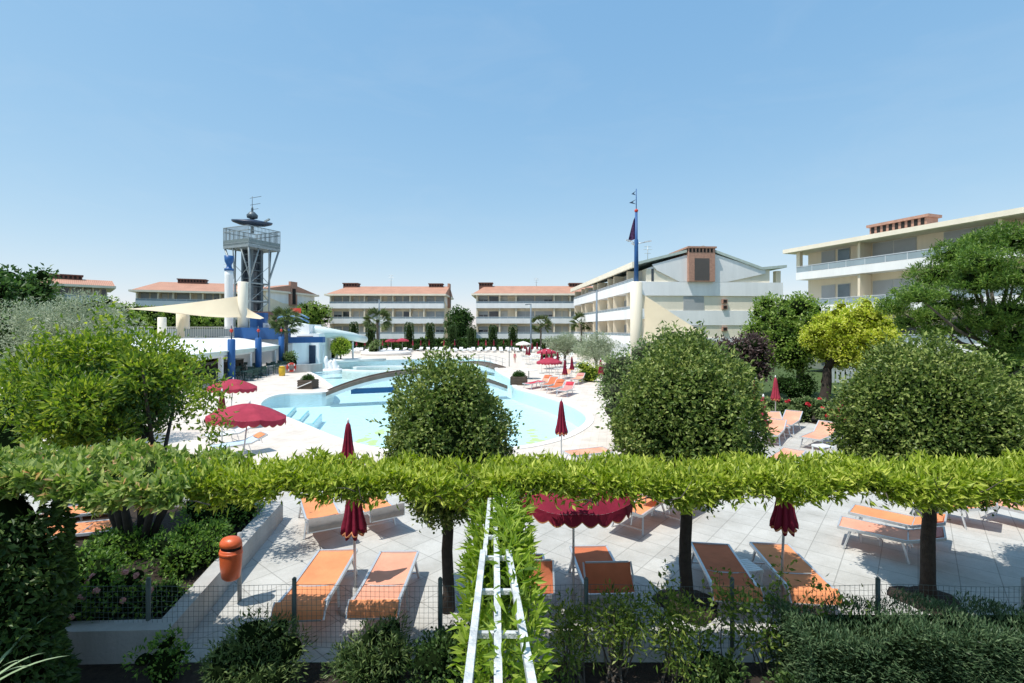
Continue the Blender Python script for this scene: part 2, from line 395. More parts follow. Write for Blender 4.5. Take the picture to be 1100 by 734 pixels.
# ------------------------------------------------------------------ ground, pool, deck
def tilemat(name, col, joint, size, rot, var=.1, mort=.012):
    m, nt, b = newmat(name)
    tc = N(nt, 'ShaderNodeTexCoord'); mp = N(nt, 'ShaderNodeMapping'); mp.inputs['Rotation'].default_value = (0, 0, rot)
    nt.links.new(tc.outputs['Object'], mp.inputs[0])
    br = N(nt, 'ShaderNodeTexBrick', Scale=1.0); br.offset = 0
    br.inputs['Brick Width'].default_value = size; br.inputs['Row Height'].default_value = size; br.inputs['Mortar Size'].default_value = mort
    br.inputs['Mortar Smooth'].default_value = .2; br.inputs['Bias'].default_value = 0
    br.inputs['Color1'].default_value = (*mul(col, 1 - var), 1); br.inputs['Color2'].default_value = (*col, 1); br.inputs['Mortar'].default_value = (*joint, 1)
    nt.links.new(mp.outputs[0], br.inputs['Vector'])
    no = N(nt, 'ShaderNodeTexNoise', Scale=1.1, Detail=8.0, Roughness=.7); nt.links.new(tc.outputs['Object'], no.inputs['Vector'])
    r = ramp(nt, [(.28, (.72, .71, .69)), (.6, (1, 1, 1))]); nt.links.new(no.outputs['Fac'], r.inputs[0])
    n3 = N(nt, 'ShaderNodeTexNoise', Scale=60.0, Detail=3.0); nt.links.new(tc.outputs['Object'], n3.inputs['Vector'])
    r3 = ramp(nt, [(.3, (.86, .86, .86)), (.7, (1, 1, 1))]); nt.links.new(n3.outputs['Fac'], r3.inputs[0])
    m1 = N(nt, 'ShaderNodeMixRGB', blend_type='MULTIPLY'); m1.inputs[0].default_value = 1
    m2 = N(nt, 'ShaderNodeMixRGB', blend_type='MULTIPLY'); m2.inputs[0].default_value = 1
    nt.links.new(br.outputs['Color'], m1.inputs[1]); nt.links.new(r.outputs[0], m1.inputs[2])
    nt.links.new(m1.outputs[0], m2.inputs[1]); nt.links.new(r3.outputs[0], m2.inputs[2]); nt.links.new(m2.outputs[0], b.inputs['Base Color'])
    b.inputs['Roughness'].default_value = .85
    bp = N(nt, 'ShaderNodeBump', Strength=.3, Distance=.01); nt.links.new(n3.outputs['Fac'], bp.inputs['Height']); nt.links.new(bp.outputs[0], b.inputs['Normal'])
    return m
M['slabs'] = tilemat('paving_slabs', (.56, .55, .515), (.33, .325, .30), .52, R(40), .10, .008)
M['deck'] = tilemat('pale_pool_deck', (.76, .68, .60), (.62, .55, .48), .3, R(12), .05, .008)
M['lawn'] = plain('lawn', (.06, .10, .025), 1, .4, 1.5, .8)
pool_px = [(284, 429), (300, 423.5), (330, 422.8), (355, 421.5), (360, 417), (352, 411), (341, 403), (330, 398.5), (322, 395), (332, 391.5), (352, 389.5), (390, 387.8), (440, 386), (490, 385.2), (520, 386), (533, 390), (530, 396), (537, 401), (549, 407), (551, 411), (549, 416), (572, 422), (600, 430.5), (620, 439), (630, 447), (629, 455), (612, 466), (590, 474), (560, 480), (520, 484.5), (480, 487), (440, 486), (400, 481), (365, 472), (330, 457), (300, 445), (278, 437)]
pool = [Vector((G(*p).x, G(*p).y)) for p in pool_px]
pool = chaikin(pool, 2)
def offset(poly, d):
    out = []; n = len(poly)
    for i in range(n):
        a, b, c = poly[i - 1], poly[i], poly[(i + 1) % n]
        t = (c - a).normalized(); nn = Vector((t.y, -t.x)); out.append(b + nn * d)
    return out
area = sum(pool[i - 1].x * pool[i].y - pool[i].x * pool[i - 1].y for i in range(len(pool))) / 2
if area < 0: pool = pool[::-1]
rim = offset(pool, .35)
sheet('ground', [(-900, -30), (900, -30), (900, 2500), (-900, 2500)], [rim], 0, M['lawn'])
sheet('pool_deck', [(-24, 15.2), (-9, 13.6), (0, 13.2), (5, 14.5), (8, 20), (10, 26), (12, 36), (13.0, 50), (11.5, 80), (8, 96), (-36, 96), (-36, 60), (-36, 30), (-26, 22)], [rim], .004, M['deck'])
sheet('terrace_paving', [(-40, 6.4), (-4.3, 6.4), (-4.3, 5.95), (15, 5.95), (15, 11), (16, 22.5), (9.2, 23), (7.9, 19.9), (4.95, 14.4), (0, 13.1), (-9, 13.5), (-24, 15.1), (-40, 15)], [], .008, M['slabs'])
# rim, basin, water
mb = MB(); n = len(pool)
inn = offset(pool, 0)
vs = [(p.x, p.y, .03) for p in rim] + [(p.x, p.y, .03) for p in inn] + [(p.x, p.y, -.02) for p in rim] + [(p.x, p.y, -.12) for p in inn]
fs = []
for i in range(n):
    j = (i + 1) % n
    fs += [(i, j, n + j, n + i), (2 * n + i, 2 * n + j, j, i), (n + i, n + j, 3 * n + j, 3 * n + i)]
mb.add(vs, fs); M['coping'] = plain('pool_coping', (.80, .76, .72), .7, .08, 3)
setp(mb.build('pool_coping', M['coping']), kind='structure')
m, nt, b = newmat('pool_tiles')
tc = N(nt, 'ShaderNodeTexCoord')
cen = G(487, 450); sep = N(nt, 'ShaderNodeMapping'); sep.inputs['Location'].default_value = (-cen.x, -cen.y, 0)
nt.links.new(tc.outputs['Object'], sep.inputs[0])
ln = N(nt, 'ShaderNodeVectorMath', operation='LENGTH'); flat = N(nt, 'ShaderNodeVectorMath', operation='MULTIPLY'); flat.inputs[1].default_value = (1, 1, 0)
nt.links.new(sep.outputs[0], flat.inputs[0]); nt.links.new(flat.outputs[0], ln.inputs[0])
rr = ramp(nt, [(.0, (0, 0, 0)), (.66, (0, 0, 0)), (.68, (1, 1, 1)), (.86, (1, 1, 1)), (.88, (0, 0, 0))])
dv = N(nt, 'ShaderNodeMath', operation='MULTIPLY'); dv.inputs[1].default_value = .2; nt.links.new(ln.outputs['Value'], dv.inputs[0]); nt.links.new(dv.outputs[0], rr.inputs[0])
vo = N(nt, 'ShaderNodeTexVoronoi', Scale=2.2); nt.links.new(tc.outputs['Object'], vo.inputs['Vector'])
vr = ramp(nt, [(.5, (1, 1, 1)), (.58, (0, 0, 0))]); nt.links.new(vo.outputs['Distance'], vr.inputs[0])
mk = N(nt, 'ShaderNodeMath', operation='MULTIPLY'); nt.links.new(rr.outputs[0], mk.inputs[0]); nt.links.new(vr.outputs[0], mk.inputs[1])
cm = N(nt, 'ShaderNodeMixRGB'); cm.inputs[1].default_value = (.74, .84, .87, 1); cm.inputs[2].default_value = (.70, .74, .22, 1)
nt.links.new(mk.outputs[0], cm.inputs[0]); nt.links.new(cm.outputs[0], b.inputs['Base Color']); M['pool_tiles'] = m
mb = MB()
fl = [(p.x, p.y, -.9) for p in pool]
top = [(p.x, p.y, -.1) for p in pool]
tris = tessellate_polygon([[Vector((p.x, p.y, 0)) for p in pool]])
fs = []
for a_, b_, c_ in tris:
    nz = (pool[b_] - pool[a_]).cross(pool[c_] - pool[a_]) if False else ((pool[b_].x - pool[a_].x) * (pool[c_].y - pool[a_].y) - (pool[b_].y - pool[a_].y) * (pool[c_].x - pool[a_].x))
    fs.append((a_, b_, c_) if nz > 0 else (a_, c_, b_))
mb.add(fl + top, fs + [(i, n + i, n + (i + 1) % n, (i + 1) % n) for i in range(n)])
setp(mb.build('pool_basin', M['pool_tiles']), kind='structure')
m, nt, b = newmat('pool_water'); nt.nodes.remove(b)
tb = N(nt, 'ShaderNodeBsdfTransparent'); tb.inputs[0].default_value = (.81, .945, .965, 1)
gb = N(nt, 'ShaderNodeBsdfGlossy', Roughness=.06); fr = N(nt, 'ShaderNodeFresnel', IOR=1.33)
tc = N(nt, 'ShaderNodeTexCoord'); no = N(nt, 'ShaderNodeTexNoise', Scale=2.5, Detail=4.0); nt.links.new(tc.outputs['Object'], no.inputs['Vector'])
bp = N(nt, 'ShaderNodeBump', Strength=.5, Distance=.06); nt.links.new(no.outputs['Fac'], bp.inputs['Height'])
nt.links.new(bp.outputs[0], gb.inputs['Normal']); nt.links.new(bp.outputs[0], fr.inputs['Normal'])
fm = N(nt, 'ShaderNodeMath', operation='MULTIPLY'); fm.inputs[1].default_value = .6; nt.links.new(fr.outputs[0], fm.inputs[0])
mx = N(nt, 'ShaderNodeMixShader'); nt.links.new(fm.outputs[0], mx.inputs[0]); nt.links.new(tb.outputs[0], mx.inputs[1]); nt.links.new(gb.outputs[0], mx.inputs[2])
nt.links.new(mx.outputs[0], nt.nodes['Material Output'].inputs[0]); M['water'] = m
setp(MB().add([(p.x, p.y, -.06) for p in pool], fs).build('pool_water', m), kind='structure')
# steps at the pool's left corner
t = thing('pool_steps', 'pale blue submerged steps with dark painted shadow lines in the left corner of the pool', 'steps', G(312, 438))
M['steptile'] = plain('step_tile', (.76, .87, .88), .4, .05, 2); M['stepshade'] = plain('step_shadow_line', (.26, .58, .66), .4, .1, 2)  # darker strip colour imitates the shadow line along each step
for i in range(3):
    p = G(306 + 14 * i, 436) - t.location; q = G(296 + 14 * i, 445) - t.location
    MB().bar((p.x, p.y, -.5 - .09 * i), (q.x, q.y, -.5 - .09 * i), 1.15, .8 - .18 * i).bar((p.x + .55, p.y, -.095 - .18 * i), (q.x + .55, q.y, -.095 - .18 * i), .07, .02, 1).build('step', [M['steptile'], M['stepshade']], t)
sheet('flower_bed', [(-12, 2.5), (12, 2.5), (15, 5.94), (-4.1, 5.94), (-12, 5.8)], [], .006, M['soil'])

# ------------------------------------------------------------------ apartment buildings
wr_ = random.Random(4)
FL = [2.3, 5.55, 8.8]; EAVE = 11.3
def apartment(label, origin, rz, L, D, bays, ridge=13.9, chim=(), over=2.0, gable_right=True, gable_left=False, ends=1.0, wallm='cream', roofm='terracotta', par_h=.85, rail_h=.32, group='apartment buildings round the pool', detail=1, lower_ext=0.0):
    """three balcony storeys over a garden storey; x along the facade, the facade faces -y"""
    t = thing('apartment_building', label, 'building', origin, rz, group)
    mb = MB(); mb.box(0, L, 0, D, 0, EAVE); mb.build('wall', M[wallm], t)
    # roof: eave slab and two tiled slopes
    mb = MB(); ym = D / 2
    ex0, ex1 = -ends, L + (ends if not gable_right else .5)
    es = MB().box(ex0, ex1, -over, D + over * .6, EAVE + .003, EAVE + .38); eo = es.build('eave', M['cream_light'], t)
    rz_ = ridge - EAVE - .38
    z0 = EAVE + .383
    mb.add([(ex0 + .3, -over + .35, z0), (ex1 - .1, -over + .35, z0), (ex1 - .1, ym, z0 + rz_), (ex0 + 2.6, ym, z0 + rz_), (ex0 + .3, D + .6, z0), (ex1 - .1, D + .6, z0)], [(0, 1, 2, 3), (3, 2, 5, 4), (0, 3, 4), (1, 5, 2)])
    ro = mb.build('roof', M[roofm], t)
    for (cx, cw, cdp, ch) in chim:
        c = MB().box(cx, cx + cw, ym - cdp / 2, ym + cdp / 2, EAVE + .8, ridge + ch).box(cx - .15, cx + cw + .15, ym - cdp / 2 - .15, ym + cdp / 2 + .15, ridge + ch + .01, ridge + ch + .22)
        nsl = max(3, int(cw / .55))
        for i in range(nsl):
            xx = cx + (i + .2) * cw / nsl
            c.box(xx, xx + cw / nsl * .55, ym - cdp / 2 - .04, ym - cdp / 2 + .0, ridge + ch - .45, ridge + ch - .02, 1)
        c.build('chimney', [M['dark_brick'] if detail < 2 else M['brick'], M['dark']], ro)
    # balconies
    for z in FL:
        p = MB(); b0, b1 = -1.62, -.002
        p.box(0, L, b0 + .1, b1, z - .18, z - .003)
        p.box(-.02, L + .02, b0, b0 + .1, z - .2, z + par_h)
        p.box(-.02, .1, b0 + .1, b1, z, z + par_h); p.box(L - .1, L + .02, b0 + .1, b1, z, z + par_h)
        bo = p.build('balcony', M['white_wall'], t)
        r = MB(); r.box(0, L, b0 + .02, b0 + .08, z + par_h + rail_h, z + par_h + rail_h + .07)
        ns = int(L / 1.6)
        for i in range(ns + 1):
            xx = i * (L - .06) / ns; r.box(xx, xx + .05, b0 + .03, b0 + .07, z + par_h, z + par_h + rail_h)
        if detail >= 1: r.box(0, L, b0 + .045, b0 + .055, z + par_h + .03, z + par_h + rail_h - .03, 1)
        r.build('railing', [M['rail'], M['railglass']], bo)
    # openings and partitions
    for fi, z in enumerate([-.9] + FL):
        x = .0
        for (wd, kind) in bays:
            if x + wd > L + .01: break
            top = z + 2.45 if fi else 1.9
            if kind == 'p':
                if fi: MB().box(x, x + wd, -1.45, -.003, z + .003, z + 3.02 if fi < 3 else EAVE - .005).build('partition', M['cream'], t)
            elif kind in 'sgdbk':
                x0, x1 = x + .12, x + wd - .12
                zb = z + .05 if fi else .3
                wmb = MB(); wmb.box(x0, x1, -.06, -.003, zb, top, 1)
                pane = {'s': 'shutter', 'g': 'glass_blue', 'd': 'door_paint', 'b': 'shutter_dark', 'k': 'glass'}[kind]
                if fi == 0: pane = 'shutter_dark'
                if kind == 's' and (fi * 7 + int(x * 3)) % 5 == 0: pane = 'glass'
                nsp = max(1, round((x1 - x0) / 1.7))
                wo = None
                for k in range(nsp):
                    a = x0 + (x1 - x0) * k / nsp + .05; bb = x0 + (x1 - x0) * (k + 1) / nsp - .05
                    hsh = 1.0 if kind != 's' else wr_.choice((1, 1, 1, .55, .3, .75))
                    zc_ = top - .07 - (top - zb - .15) * hsh
                    wmb.box(a, bb, -.09, -.061, zc_, top - .07, 0)
                    if hsh < 1: wmb.box(a, bb, -.075, -.061, zb + .08, zc_ - .003, 2); wmb.box((a + bb) / 2 - .03, (a + bb) / 2 + .03, -.085, -.0755, zb + .08, zc_ - .003, 1)
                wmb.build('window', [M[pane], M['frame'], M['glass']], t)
            x += wd
    if gable_right:   # a light panel, a tall dark stair window and the chimney stack on the end wall
        g = MB(); x = L + .003
        g.add([(x, -.2, EAVE - .9), (x, D * .32, EAVE - 2.0), (x, D * .68, EAVE - 2.0), (x, D + .2, EAVE - .9), (x, D + .2, EAVE + .35), (x, ym, ridge - .1), (x, -.2, EAVE + .35)], [tuple(range(7))])
        g.build('gable_panel', M['white_wall'], t)
        s = MB().box(L + .01, L + .5, ym - 1, ym + 1, FL[2] + .2, ridge + .6).box(L + .5, L + .53, ym - .5, ym + .5, FL[2] + .4, ridge - .8, 1)
        s.build('chimney_stack', [M['brick'], M['dark']], t)
        for z in FL[:2]: MB().box(L + .003, L + .06, ym - .9, ym + .9, z + .6, z + 2.4).build('window', M['shutter_dark'], t)
    return t

bayA = [(.3, 'p'), (2.2, 's'), (2.2, 's'), (.3, 'p'), (1.6, 'd'), (1.5, 'd'), (.3, 'p'), (3.6, 's'), (.3, 'p'), (.9, 'n'), (1.7, 'd'), (.3, 'p'), (1.9, 's'), (1.9, 's'), (.3, 'p'), (1.6, 'd'), (1.4, 'd'), (.3, 'p'), (2.3, 's'), (2.3, 's')]
def fitbays(b, L): s = sum(x for x, _ in b); return [(x * L / s, k) for x, k in b]
apartment('cream tile-roofed apartment block behind the pool, next to the pale water slide', (-39.0, 105, 0), 0, 24.4, 11, fitbays(bayA, 24.4), chim=((.8, 3.2, 2, .5), (20.2, 3, 2, .4)))
bayB = [(.3, 'p'), (2.2, 's'), (2.2, 'k'), (.3, 'p'), (1.6, 'd'), (1.5, 'n'), (.3, 'p'), (3.8, 's'), (3.8, 's'), (.3, 'p'), (1.6, 'd'), (1.4, 'd'), (.3, 'p'), (2.4, 's'), (2.4, 's')]
apartment('cream tile-roofed apartment block behind the pool, behind the olive trees', (-7.6, 104, 0), 0, 25, 11, fitbays(bayB, 25), chim=((.2, 3, 2, .5), (20.5, 3, 2, .4)), gable_right=False, gable_left=True)
# block with the big white gable on the right
Lg = 36.0
o0 = Vector((13.4, 92.5, 0)); d0 = Vector((15.9, 57.3, 0)) - o0; rzg = math.atan2(d0.y, d0.x)
bayC = [(.3, 'p'), (2.4, 's'), (1.2, 'n'), (2.2, 'k'), (.3, 'p'), (1.5, 'd'), (1.3, 'n')] * 4
Dg = 15.2
t = apartment('apartment block with a large white gable end and brick chimney right of the pool', o0, rzg, d0.length, Dg, fitbays(bayC, d0.length), ridge=13.6, over=1.9, gable_right=False, par_h=1.0, detail=1, wallm='cream_light')
for c in list(t.children):
    if c.name.startswith(('roof', 'eave')): bpy.data.objects.remove(c, do_unlink=True)
Lg = d0.length
mb = MB(); zs = [(-1.9, 11.55), (Dg * .45, 13.75), (Dg * .93, 11.25), (Dg + 2.0, 11.55)]
for (ya, za), (yb, zb) in zip(zs[:-1], zs[1:]):
    mb.add([(-1, ya, za), (Lg + .3, ya, za), (Lg + .3, yb, zb), (-1, yb, zb), (-1, ya, za + .32), (Lg + .3, ya, za + .32), (Lg + .3, yb, zb + .32), (-1, yb, zb + .32)], [(3, 2, 1, 0), (4, 5, 6, 7), (0, 1, 5, 4), (2, 3, 7, 6), (1, 2, 6, 5), (3, 0, 4, 7)])
M['rooftrim'] = plain('green_grey_roof_edge', (.48, .55, .50), .6, .15, 2)
ro = mb.build('roof', [M['rooftrim']], t)
mb = MB().box(-1.1, Lg + 1.0, -2.05, -1.75, 11.3, 11.95).build('eave', M['cream_light'], t)
MB().add([(0, 0, EAVE), (Lg, 0, EAVE), (Lg, Dg * .45, 13.6), (0, Dg * .45, 13.6), (Lg, Dg * .93, 11.3), (0, Dg * .93, 11.3)], [(0, 1, 2, 3), (3, 2, 4, 5), (1, 4, 2), (0, 3, 5)]).build('attic_wall', M['white_wall'], t)
x = Lg
MB().add([(x + .17, 1.2, 11.1), (x + .17, 4.0, 9.75), (x + .17, 9.7, 9.75), (x + .17, Dg - .6, 10.8), (x + .17, Dg - .6, 11.2), (x + .17, Dg * .45, 13.5), (x + .17, .6, 11.75), (x + .01, 1.2, 11.1), (x + .01, 4.0, 9.75), (x + .01, 9.7, 9.75), (x + .01, Dg - .6, 10.8)],
         [tuple(range(7)), (0, 7, 8, 1), (1, 8, 9, 2), (2, 9, 10, 3)]).build('gable_panel', M['white'], t)
for z0, z1 in ((8.1, 9.74), (4.6, 6.35), (1.3, 3.1)):
    MB().box(x + .004, x + .16 if z0 > 8 else x + .10, -1.62 if z0 > 8 else .0, Dg + (1.6 if z0 > 8 else 0), z0, z1).build('wall_band', M['white_wall'], t)
st = MB().box(x + .02, x + .62, 4.9, 8.1, 9.76, 13.7).box(x + .62, x + .64, 5.6, 7.4, 9.9, 12.5, 1).box(x - 5, x + .75, 4.75, 8.25, 13.7, 13.9)
for i in range(7): st.box(x + .62, x + .65, 5.0 + i * .43, 5.22 + i * .43, 13.2, 13.65, 2)
for i in range(9): st.box(x - 4.8 + i * .6, x - 4.45 + i * .6, 4.82, 4.9, 13.2, 13.65, 2)
st.box(x - 4.9, x + .02, 4.9, 8.1, 13.0, 13.69)
st.build('chimney_stack', [M['brick'], M['louvre'], M['dark']], t)
MB().box(x + .003, x + .07, 4.5, 7.0, 6.4, 8.05, 0).box(x + .07, x + .1, 4.45, 7.05, 6.36, 6.42, 1).build('window', [M['shutter'], M['frame']], t)
MB().box(x + .003, x + .2, 4.5, 7.0, 3.2, 4.5, 0).build('window', M['shutter'], t)
for z in (7.2, 6.5, 3.9):
    MB().box(x + .003, x + .3, 9.2, 9.8, z, z + .5, 0).box(x + .3, x + .32, 9.3, 9.7, z + .08, z + .42, 1).build('window', [M['brick'], M['dark']], t)
MB().box(x - .9, x - .3, Dg + 1.0, Dg + 1.6, 9.75, 11.2).build('roof_post', M['cream'], t)
MB().box(x - 1.6, x + .02, .6, .9, 9.8, 11.3).build('window', M['glass'], t)
MB().box(x + .003, x + .05, Dg - 5.5, Dg - .3, 0, 1.29).build('garden_wall_base', M['cream'], t)
# block on the far right
p1 = Vector((26.9, 47.8, 0)); p2 = Vector((32.9, 31.1, 0)); dd = (p2 - p1).normalized(); nn = Vector((-dd.y, dd.x, 0))
bayD = [(1.3, 'n'), (1.6, 's'), (1.4, 'g'), (1.5, 'n'), (.2, 'p'), (3.6, 's'), (1.6, 'n'), (4.0, 's'), (.2, 'p')] * 2
t = apartment('cream apartment block with deep eave and white balcony at the right, behind the pine', p1 + nn * 2.2 + dd * .8, math.atan2(dd.y, dd.x), 31, 12, fitbays(bayD, 31), chim=(), ridge=12.6, over=2.2, gable_right=False, ends=1.0, detail=2, wallm='cream', par_h=.5, rail_h=.55)
for c in t.children:
    if c.name.startswith('roof'): c.data.materials[0] = M['soffit']
MB().box(-.02, .35, -1.55, -1.15, 9.4, EAVE - .004).build('eave_post', M['cream'], t)
t.location.z = .3
cm_ = MB().box(5.6, 10.0, .4, 1.8, 11.69, 12.75).box(5.4, 10.2, .25, 1.95, 12.76, 12.98)
for i in range(9): cm_.box(5.75 + i * .48, 6.0 + i * .48, .36, .398, 12.2, 12.72, 1)
cm_.build('chimney', [M['brick'], M['dark']], t)
# far left blocks
apartment('grey-cream apartment block with hipped tiled roof at far left above the trees', (-73.5, 73.9, 0), R(43), 9.0, 9, fitbays(bayB, 9.0), chim=((2, 4, 2, .4),), gable_right=False, ridge=13.0).location.z = -.5
apartment('low apartment block with tiled roof behind the cream shade sail and white column', (-72.5, 94, 0), R(20), 20, 13, fitbays(bayA, 20), chim=((5, 5, 2, .5),), gable_right=False, ridge=14.0)
apartment('pale apartment block with a brown stair window behind the steel tower', (-50.5, 93, 0), R(-14), 4, 14, fitbays(bayB[:4], 4), gable_right=True, ridge=13.2)
def antenna(label, p, h, loc='tv antennas on the roofs'):
    t = thing('tv_antenna', label, 'antenna', p, 0, loc)
    mb = MB().tube([(0, 0, 0), (0, 0, h)], .05, 6)
    mb.build('mast', M['steel'], t)
    m2 = MB()
    for z, l in ((h * .95, .8), (h * .8, 1.0), (h * .6, .7)):
        m2.tube([(-l * .6, 0, z), (l * .6, 0, z)], .03, 5)
        for k in range(5): m2.tube([(-l * .5 + k * l * .25, -.3, z), (-l * .5 + k * l * .25, .3, z)], .015, 4)
    m2.build('aerial', M['steel'], t)
antenna('thin tv antenna on the tiled roof left behind the pool', (-27.6, 110.5, 13.2), 3.4)
antenna('thin tv antenna on the tiled roof right behind the pool', (5.5, 109.5, 13.2), 2.6)
antenna('thin tv antenna on the roof behind the white column', (-60.5, 102.5, 13.5), 4.6)
antenna('thin tv antenna on the white gabled block right of the flagpole', (18.5, 66, 12.9), 2.6)

# ------------------------------------------------------------------ steel lookout tower
M['towerpanel'] = plain('grey_green_panel', (.20, .25, .25), .5, .2, 2)
M['steel'] = plain('galvanised_steel_dull', (.30, .34, .35), .5, .2, 2, metal=.3)
TD = 70.0
tp = A(271, 390, TD); tp.z = 0
t = thing('lookout_tower', 'tall steel lattice lookout tower with square platform and dark disc on top', 'tower', tp, R(-24))
def zt(py): return H - (py - HY) / F * TD
zb, zp0, zp1 = zt(330), zt(269), zt(247)
core = MB()
for sx in (-1, 1):
    for sy in (-1, 1): core.box(sx * .8 - .2, sx * .8 + .2, sy * .8 - .2, sy * .8 + .2, 0, zp0 + .3)
core.box(-.6, .6, -.6, .6, 0, zp0, 1)
for k in range(14): core.box(-.95, .95, -.95, .95, 1 + k * 1.15, 1.12 + k * 1.15, 0)
core.build('shaft', [M['steel_dark'], M['glass']], t)
fr = MB()
for sx in (-1, 1):
    for sy in (-1, 1):
        fr.tube([(sx * 1.55, sy * 1.55, 0), (sx * 1.55, sy * 1.55, zp0 - 4.3), (sx * 2.45, sy * 2.45, zp0 + .1)], .14, 8)
        fr.tube([(sx * 1.55, sy * 1.55, zp0 - 4.3), (sx * .8, sy * 2.45, zp0 + .1)], .1, 6); fr.tube([(sx * 1.55, sy * 1.55, zp0 - 4.3), (sx * 2.45, sy * .8, zp0 + .1)], .1, 6)
z = 3.0
while z < zp0 - 3.5:
    for a in ((-1, -1, 1, -1), (1, -1, 1, 1), (1, 1, -1, 1), (-1, 1, -1, -1)):
        fr.tube([(a[0] * 1.55, a[1] * 1.55, z), (a[2] * 1.55, a[3] * 1.55, z)], .11, 6)
        fr.tube([(a[0] * 1.55, a[1] * 1.55, z), (a[2] * 1.55, a[3] * 1.55, z + 2.6)], .04, 5)
    for sx in (-1, 1):
        for sy in (-1, 1): fr.tube([(sx * 1.55, sy * 1.55, z), (sx * .8, sy * .8, z)], .09, 5)
    z += 2.55
fr.build('lattice_frame', M['steel'], t)
pl = MB().box(-2.6, 2.6, -2.6, 2.6, zp0, zp0 + .35)
pl.build('platform', M['steel'], t)
rl = MB()
for i in range(4):
    T = Matrix.Rotation(i * PI / 2, 4, 'Z')
    for zz in (zp0 + .6, zp1 - .7, zp1 - .1): rl.box(-2.6, 2.6, -2.6, -2.52, zz, zz + .1, 0, T)
    for k in range(24): rl.box(-2.58 + k * .224, -2.54 + k * .224, -2.59, -2.53, zp0 + .35, zp1, 0, T)
    rl.box(-2.55, 2.55, -2.56, -2.55, zp0 + .4, zp0 + 1.15, 1, T)
rl.build('platform_railing', [M['steel'], M['towerpanel']], t)
zd = zt(238)

MB().lathe([(.05, -.75), (1.6, -.62), (2.5, -.32), (2.68, -.08), (2.6, .06), (1.2, .2), (.3, .3)], 40, 0, (0, 0, 0), fn=None).build('disc', M['navy'], t).location = (0, 0, zd)
for o in t.children:
    if o.name.startswith('disc'): o.rotation_euler = (R(9), R(5), R(24))
ms = MB().tube([(0, 0, zp1 - .5), (0, 0, zd + 1.9), (0, 0, zt(222))], [.22, .14, .07], 8).tube([(0, 0, zt(222)), (0, 0, zt(211))], .035, 6).lathe([(.1, .3), (.7, .5), (.75, .9), (.35, 1.35), (.1, 1.4)], 14, 0, (0, 0, zd))
for k, (dz, l) in enumerate(((2.4, 1.4), (3.4, 1.6), (1.7, 1.0))): ms.tube([(-.3 * l, 0, zd + dz), (l, .2, zd + dz + .1)], .035, 5)
ms.build('mast', M['steel_dark'], t)
for s in (-1, 1):
    MB().bar((s * 2.6, 0, zd - s * .25), (s * 3.5, 0, zd + .1 - s * .1), .25, .2).build('floodlight', M['steel'], t)

# ------------------------------------------------------------------ white and cream columns, sails
p = G(246, 389); p = A(246, 389, 57); p.z = 0
t = thing('blue_topped_column', 'tall white round column with a blue flared cap left of the steel tower', 'column', p)
zc = H + (HY - 291) / F * 57; z1 = H + (HY - 275) / F * 57
MB().lathe([(.46, 0), (.46, 4), (.46, zc - .6), (.44, zc)], 20).build('shaft', M['white'], t)
MB().lathe([(.5, zc + .005), (.5, zc + .25), (.28, zc + .32), (.28, zc + .7), (.46, zc + 1.1), (.5, z1), (.34, z1 + .02)], 20).build('cap', M['blue'], t)
def cream_col(label, px, ytop, d, r, base=0.0):
    p = A(px, 390, d); p.z = base
    t = thing('cream_column', label, 'column', p, 0, 'cream columns carrying shade sails')
    h = H + (HY - ytop) / F * d - base
    MB().lathe([(r, 0), (r, h * .5), (r, h - .06), (r - .06, h)], 24).build('shaft', M['cream_light'], t)
    return t
cream_col('tall cream round column holding the shade sail in front of the steel tower', 261, 303, 54, .53, 3.2)
cream_col('short cream column on the white terrace under the low end of the sail', 196.5, 336, 52.5, .62, 3.2)
cream_col('small cream column stub behind the terrace railing at left', 174, 341, 58, .45, 2.8)
c = cream_col('big cream round column carrying the blue flagpole right of the pool', 683.5, 303, 50, .62)
MB().box(-2.6, .4, -.1, .5, 0, 2.6).box(.35, 2.0, -.1, .5, 2.0, 2.9).build('plinth', M['white_wall'], c)
def sail(label, P, Q, Rr, S4, sag):
    t = MB(); P, Q, Rr, S4 = map(Vector, (P, Q, Rr, S4))
    def fn(u, v):
        a = P.lerp(Q, u); b = S4.lerp(Rr, u); p = a.lerp(b, v)
        k = 1 - .10 * 4 * v * (1 - v) ; k2 = 1 - .16 * 4 * u * (1 - u)
        c = (P + Q + Rr + S4) / 4
        q = Vector((c.x + (p.x - c.x) * k, c.y + (p.y - c.y) * k2, p.z - sag * 4 * u * (1 - u) * (.3 + v * (1 - v) * 2)))
        return q
    t.grid(fn, 16, 12)
    o = t.build('shade_sail', M['sailcloth']); setp(o, label, 'sail', 'cream shade sails on columns'); return o
sail('cream shade sail stretched from the tall column down over the bar terrace', A(259, 318, 54), A(134, 332, 50), A(196, 337, 47.5), A(259, 341, 53), .5)
sail('small end of cream sail pulled down right of the tall column', A(264, 330, 53.4), A(284, 342, 51), A(281, 343, 50), A(264, 341, 53), .1)
sail('cream shade sail hanging from the flagpole column beside the white gable', A(690, 316, 50), A(760, 360, 47), A(735, 372, 47), A(690, 366, 49), .2)

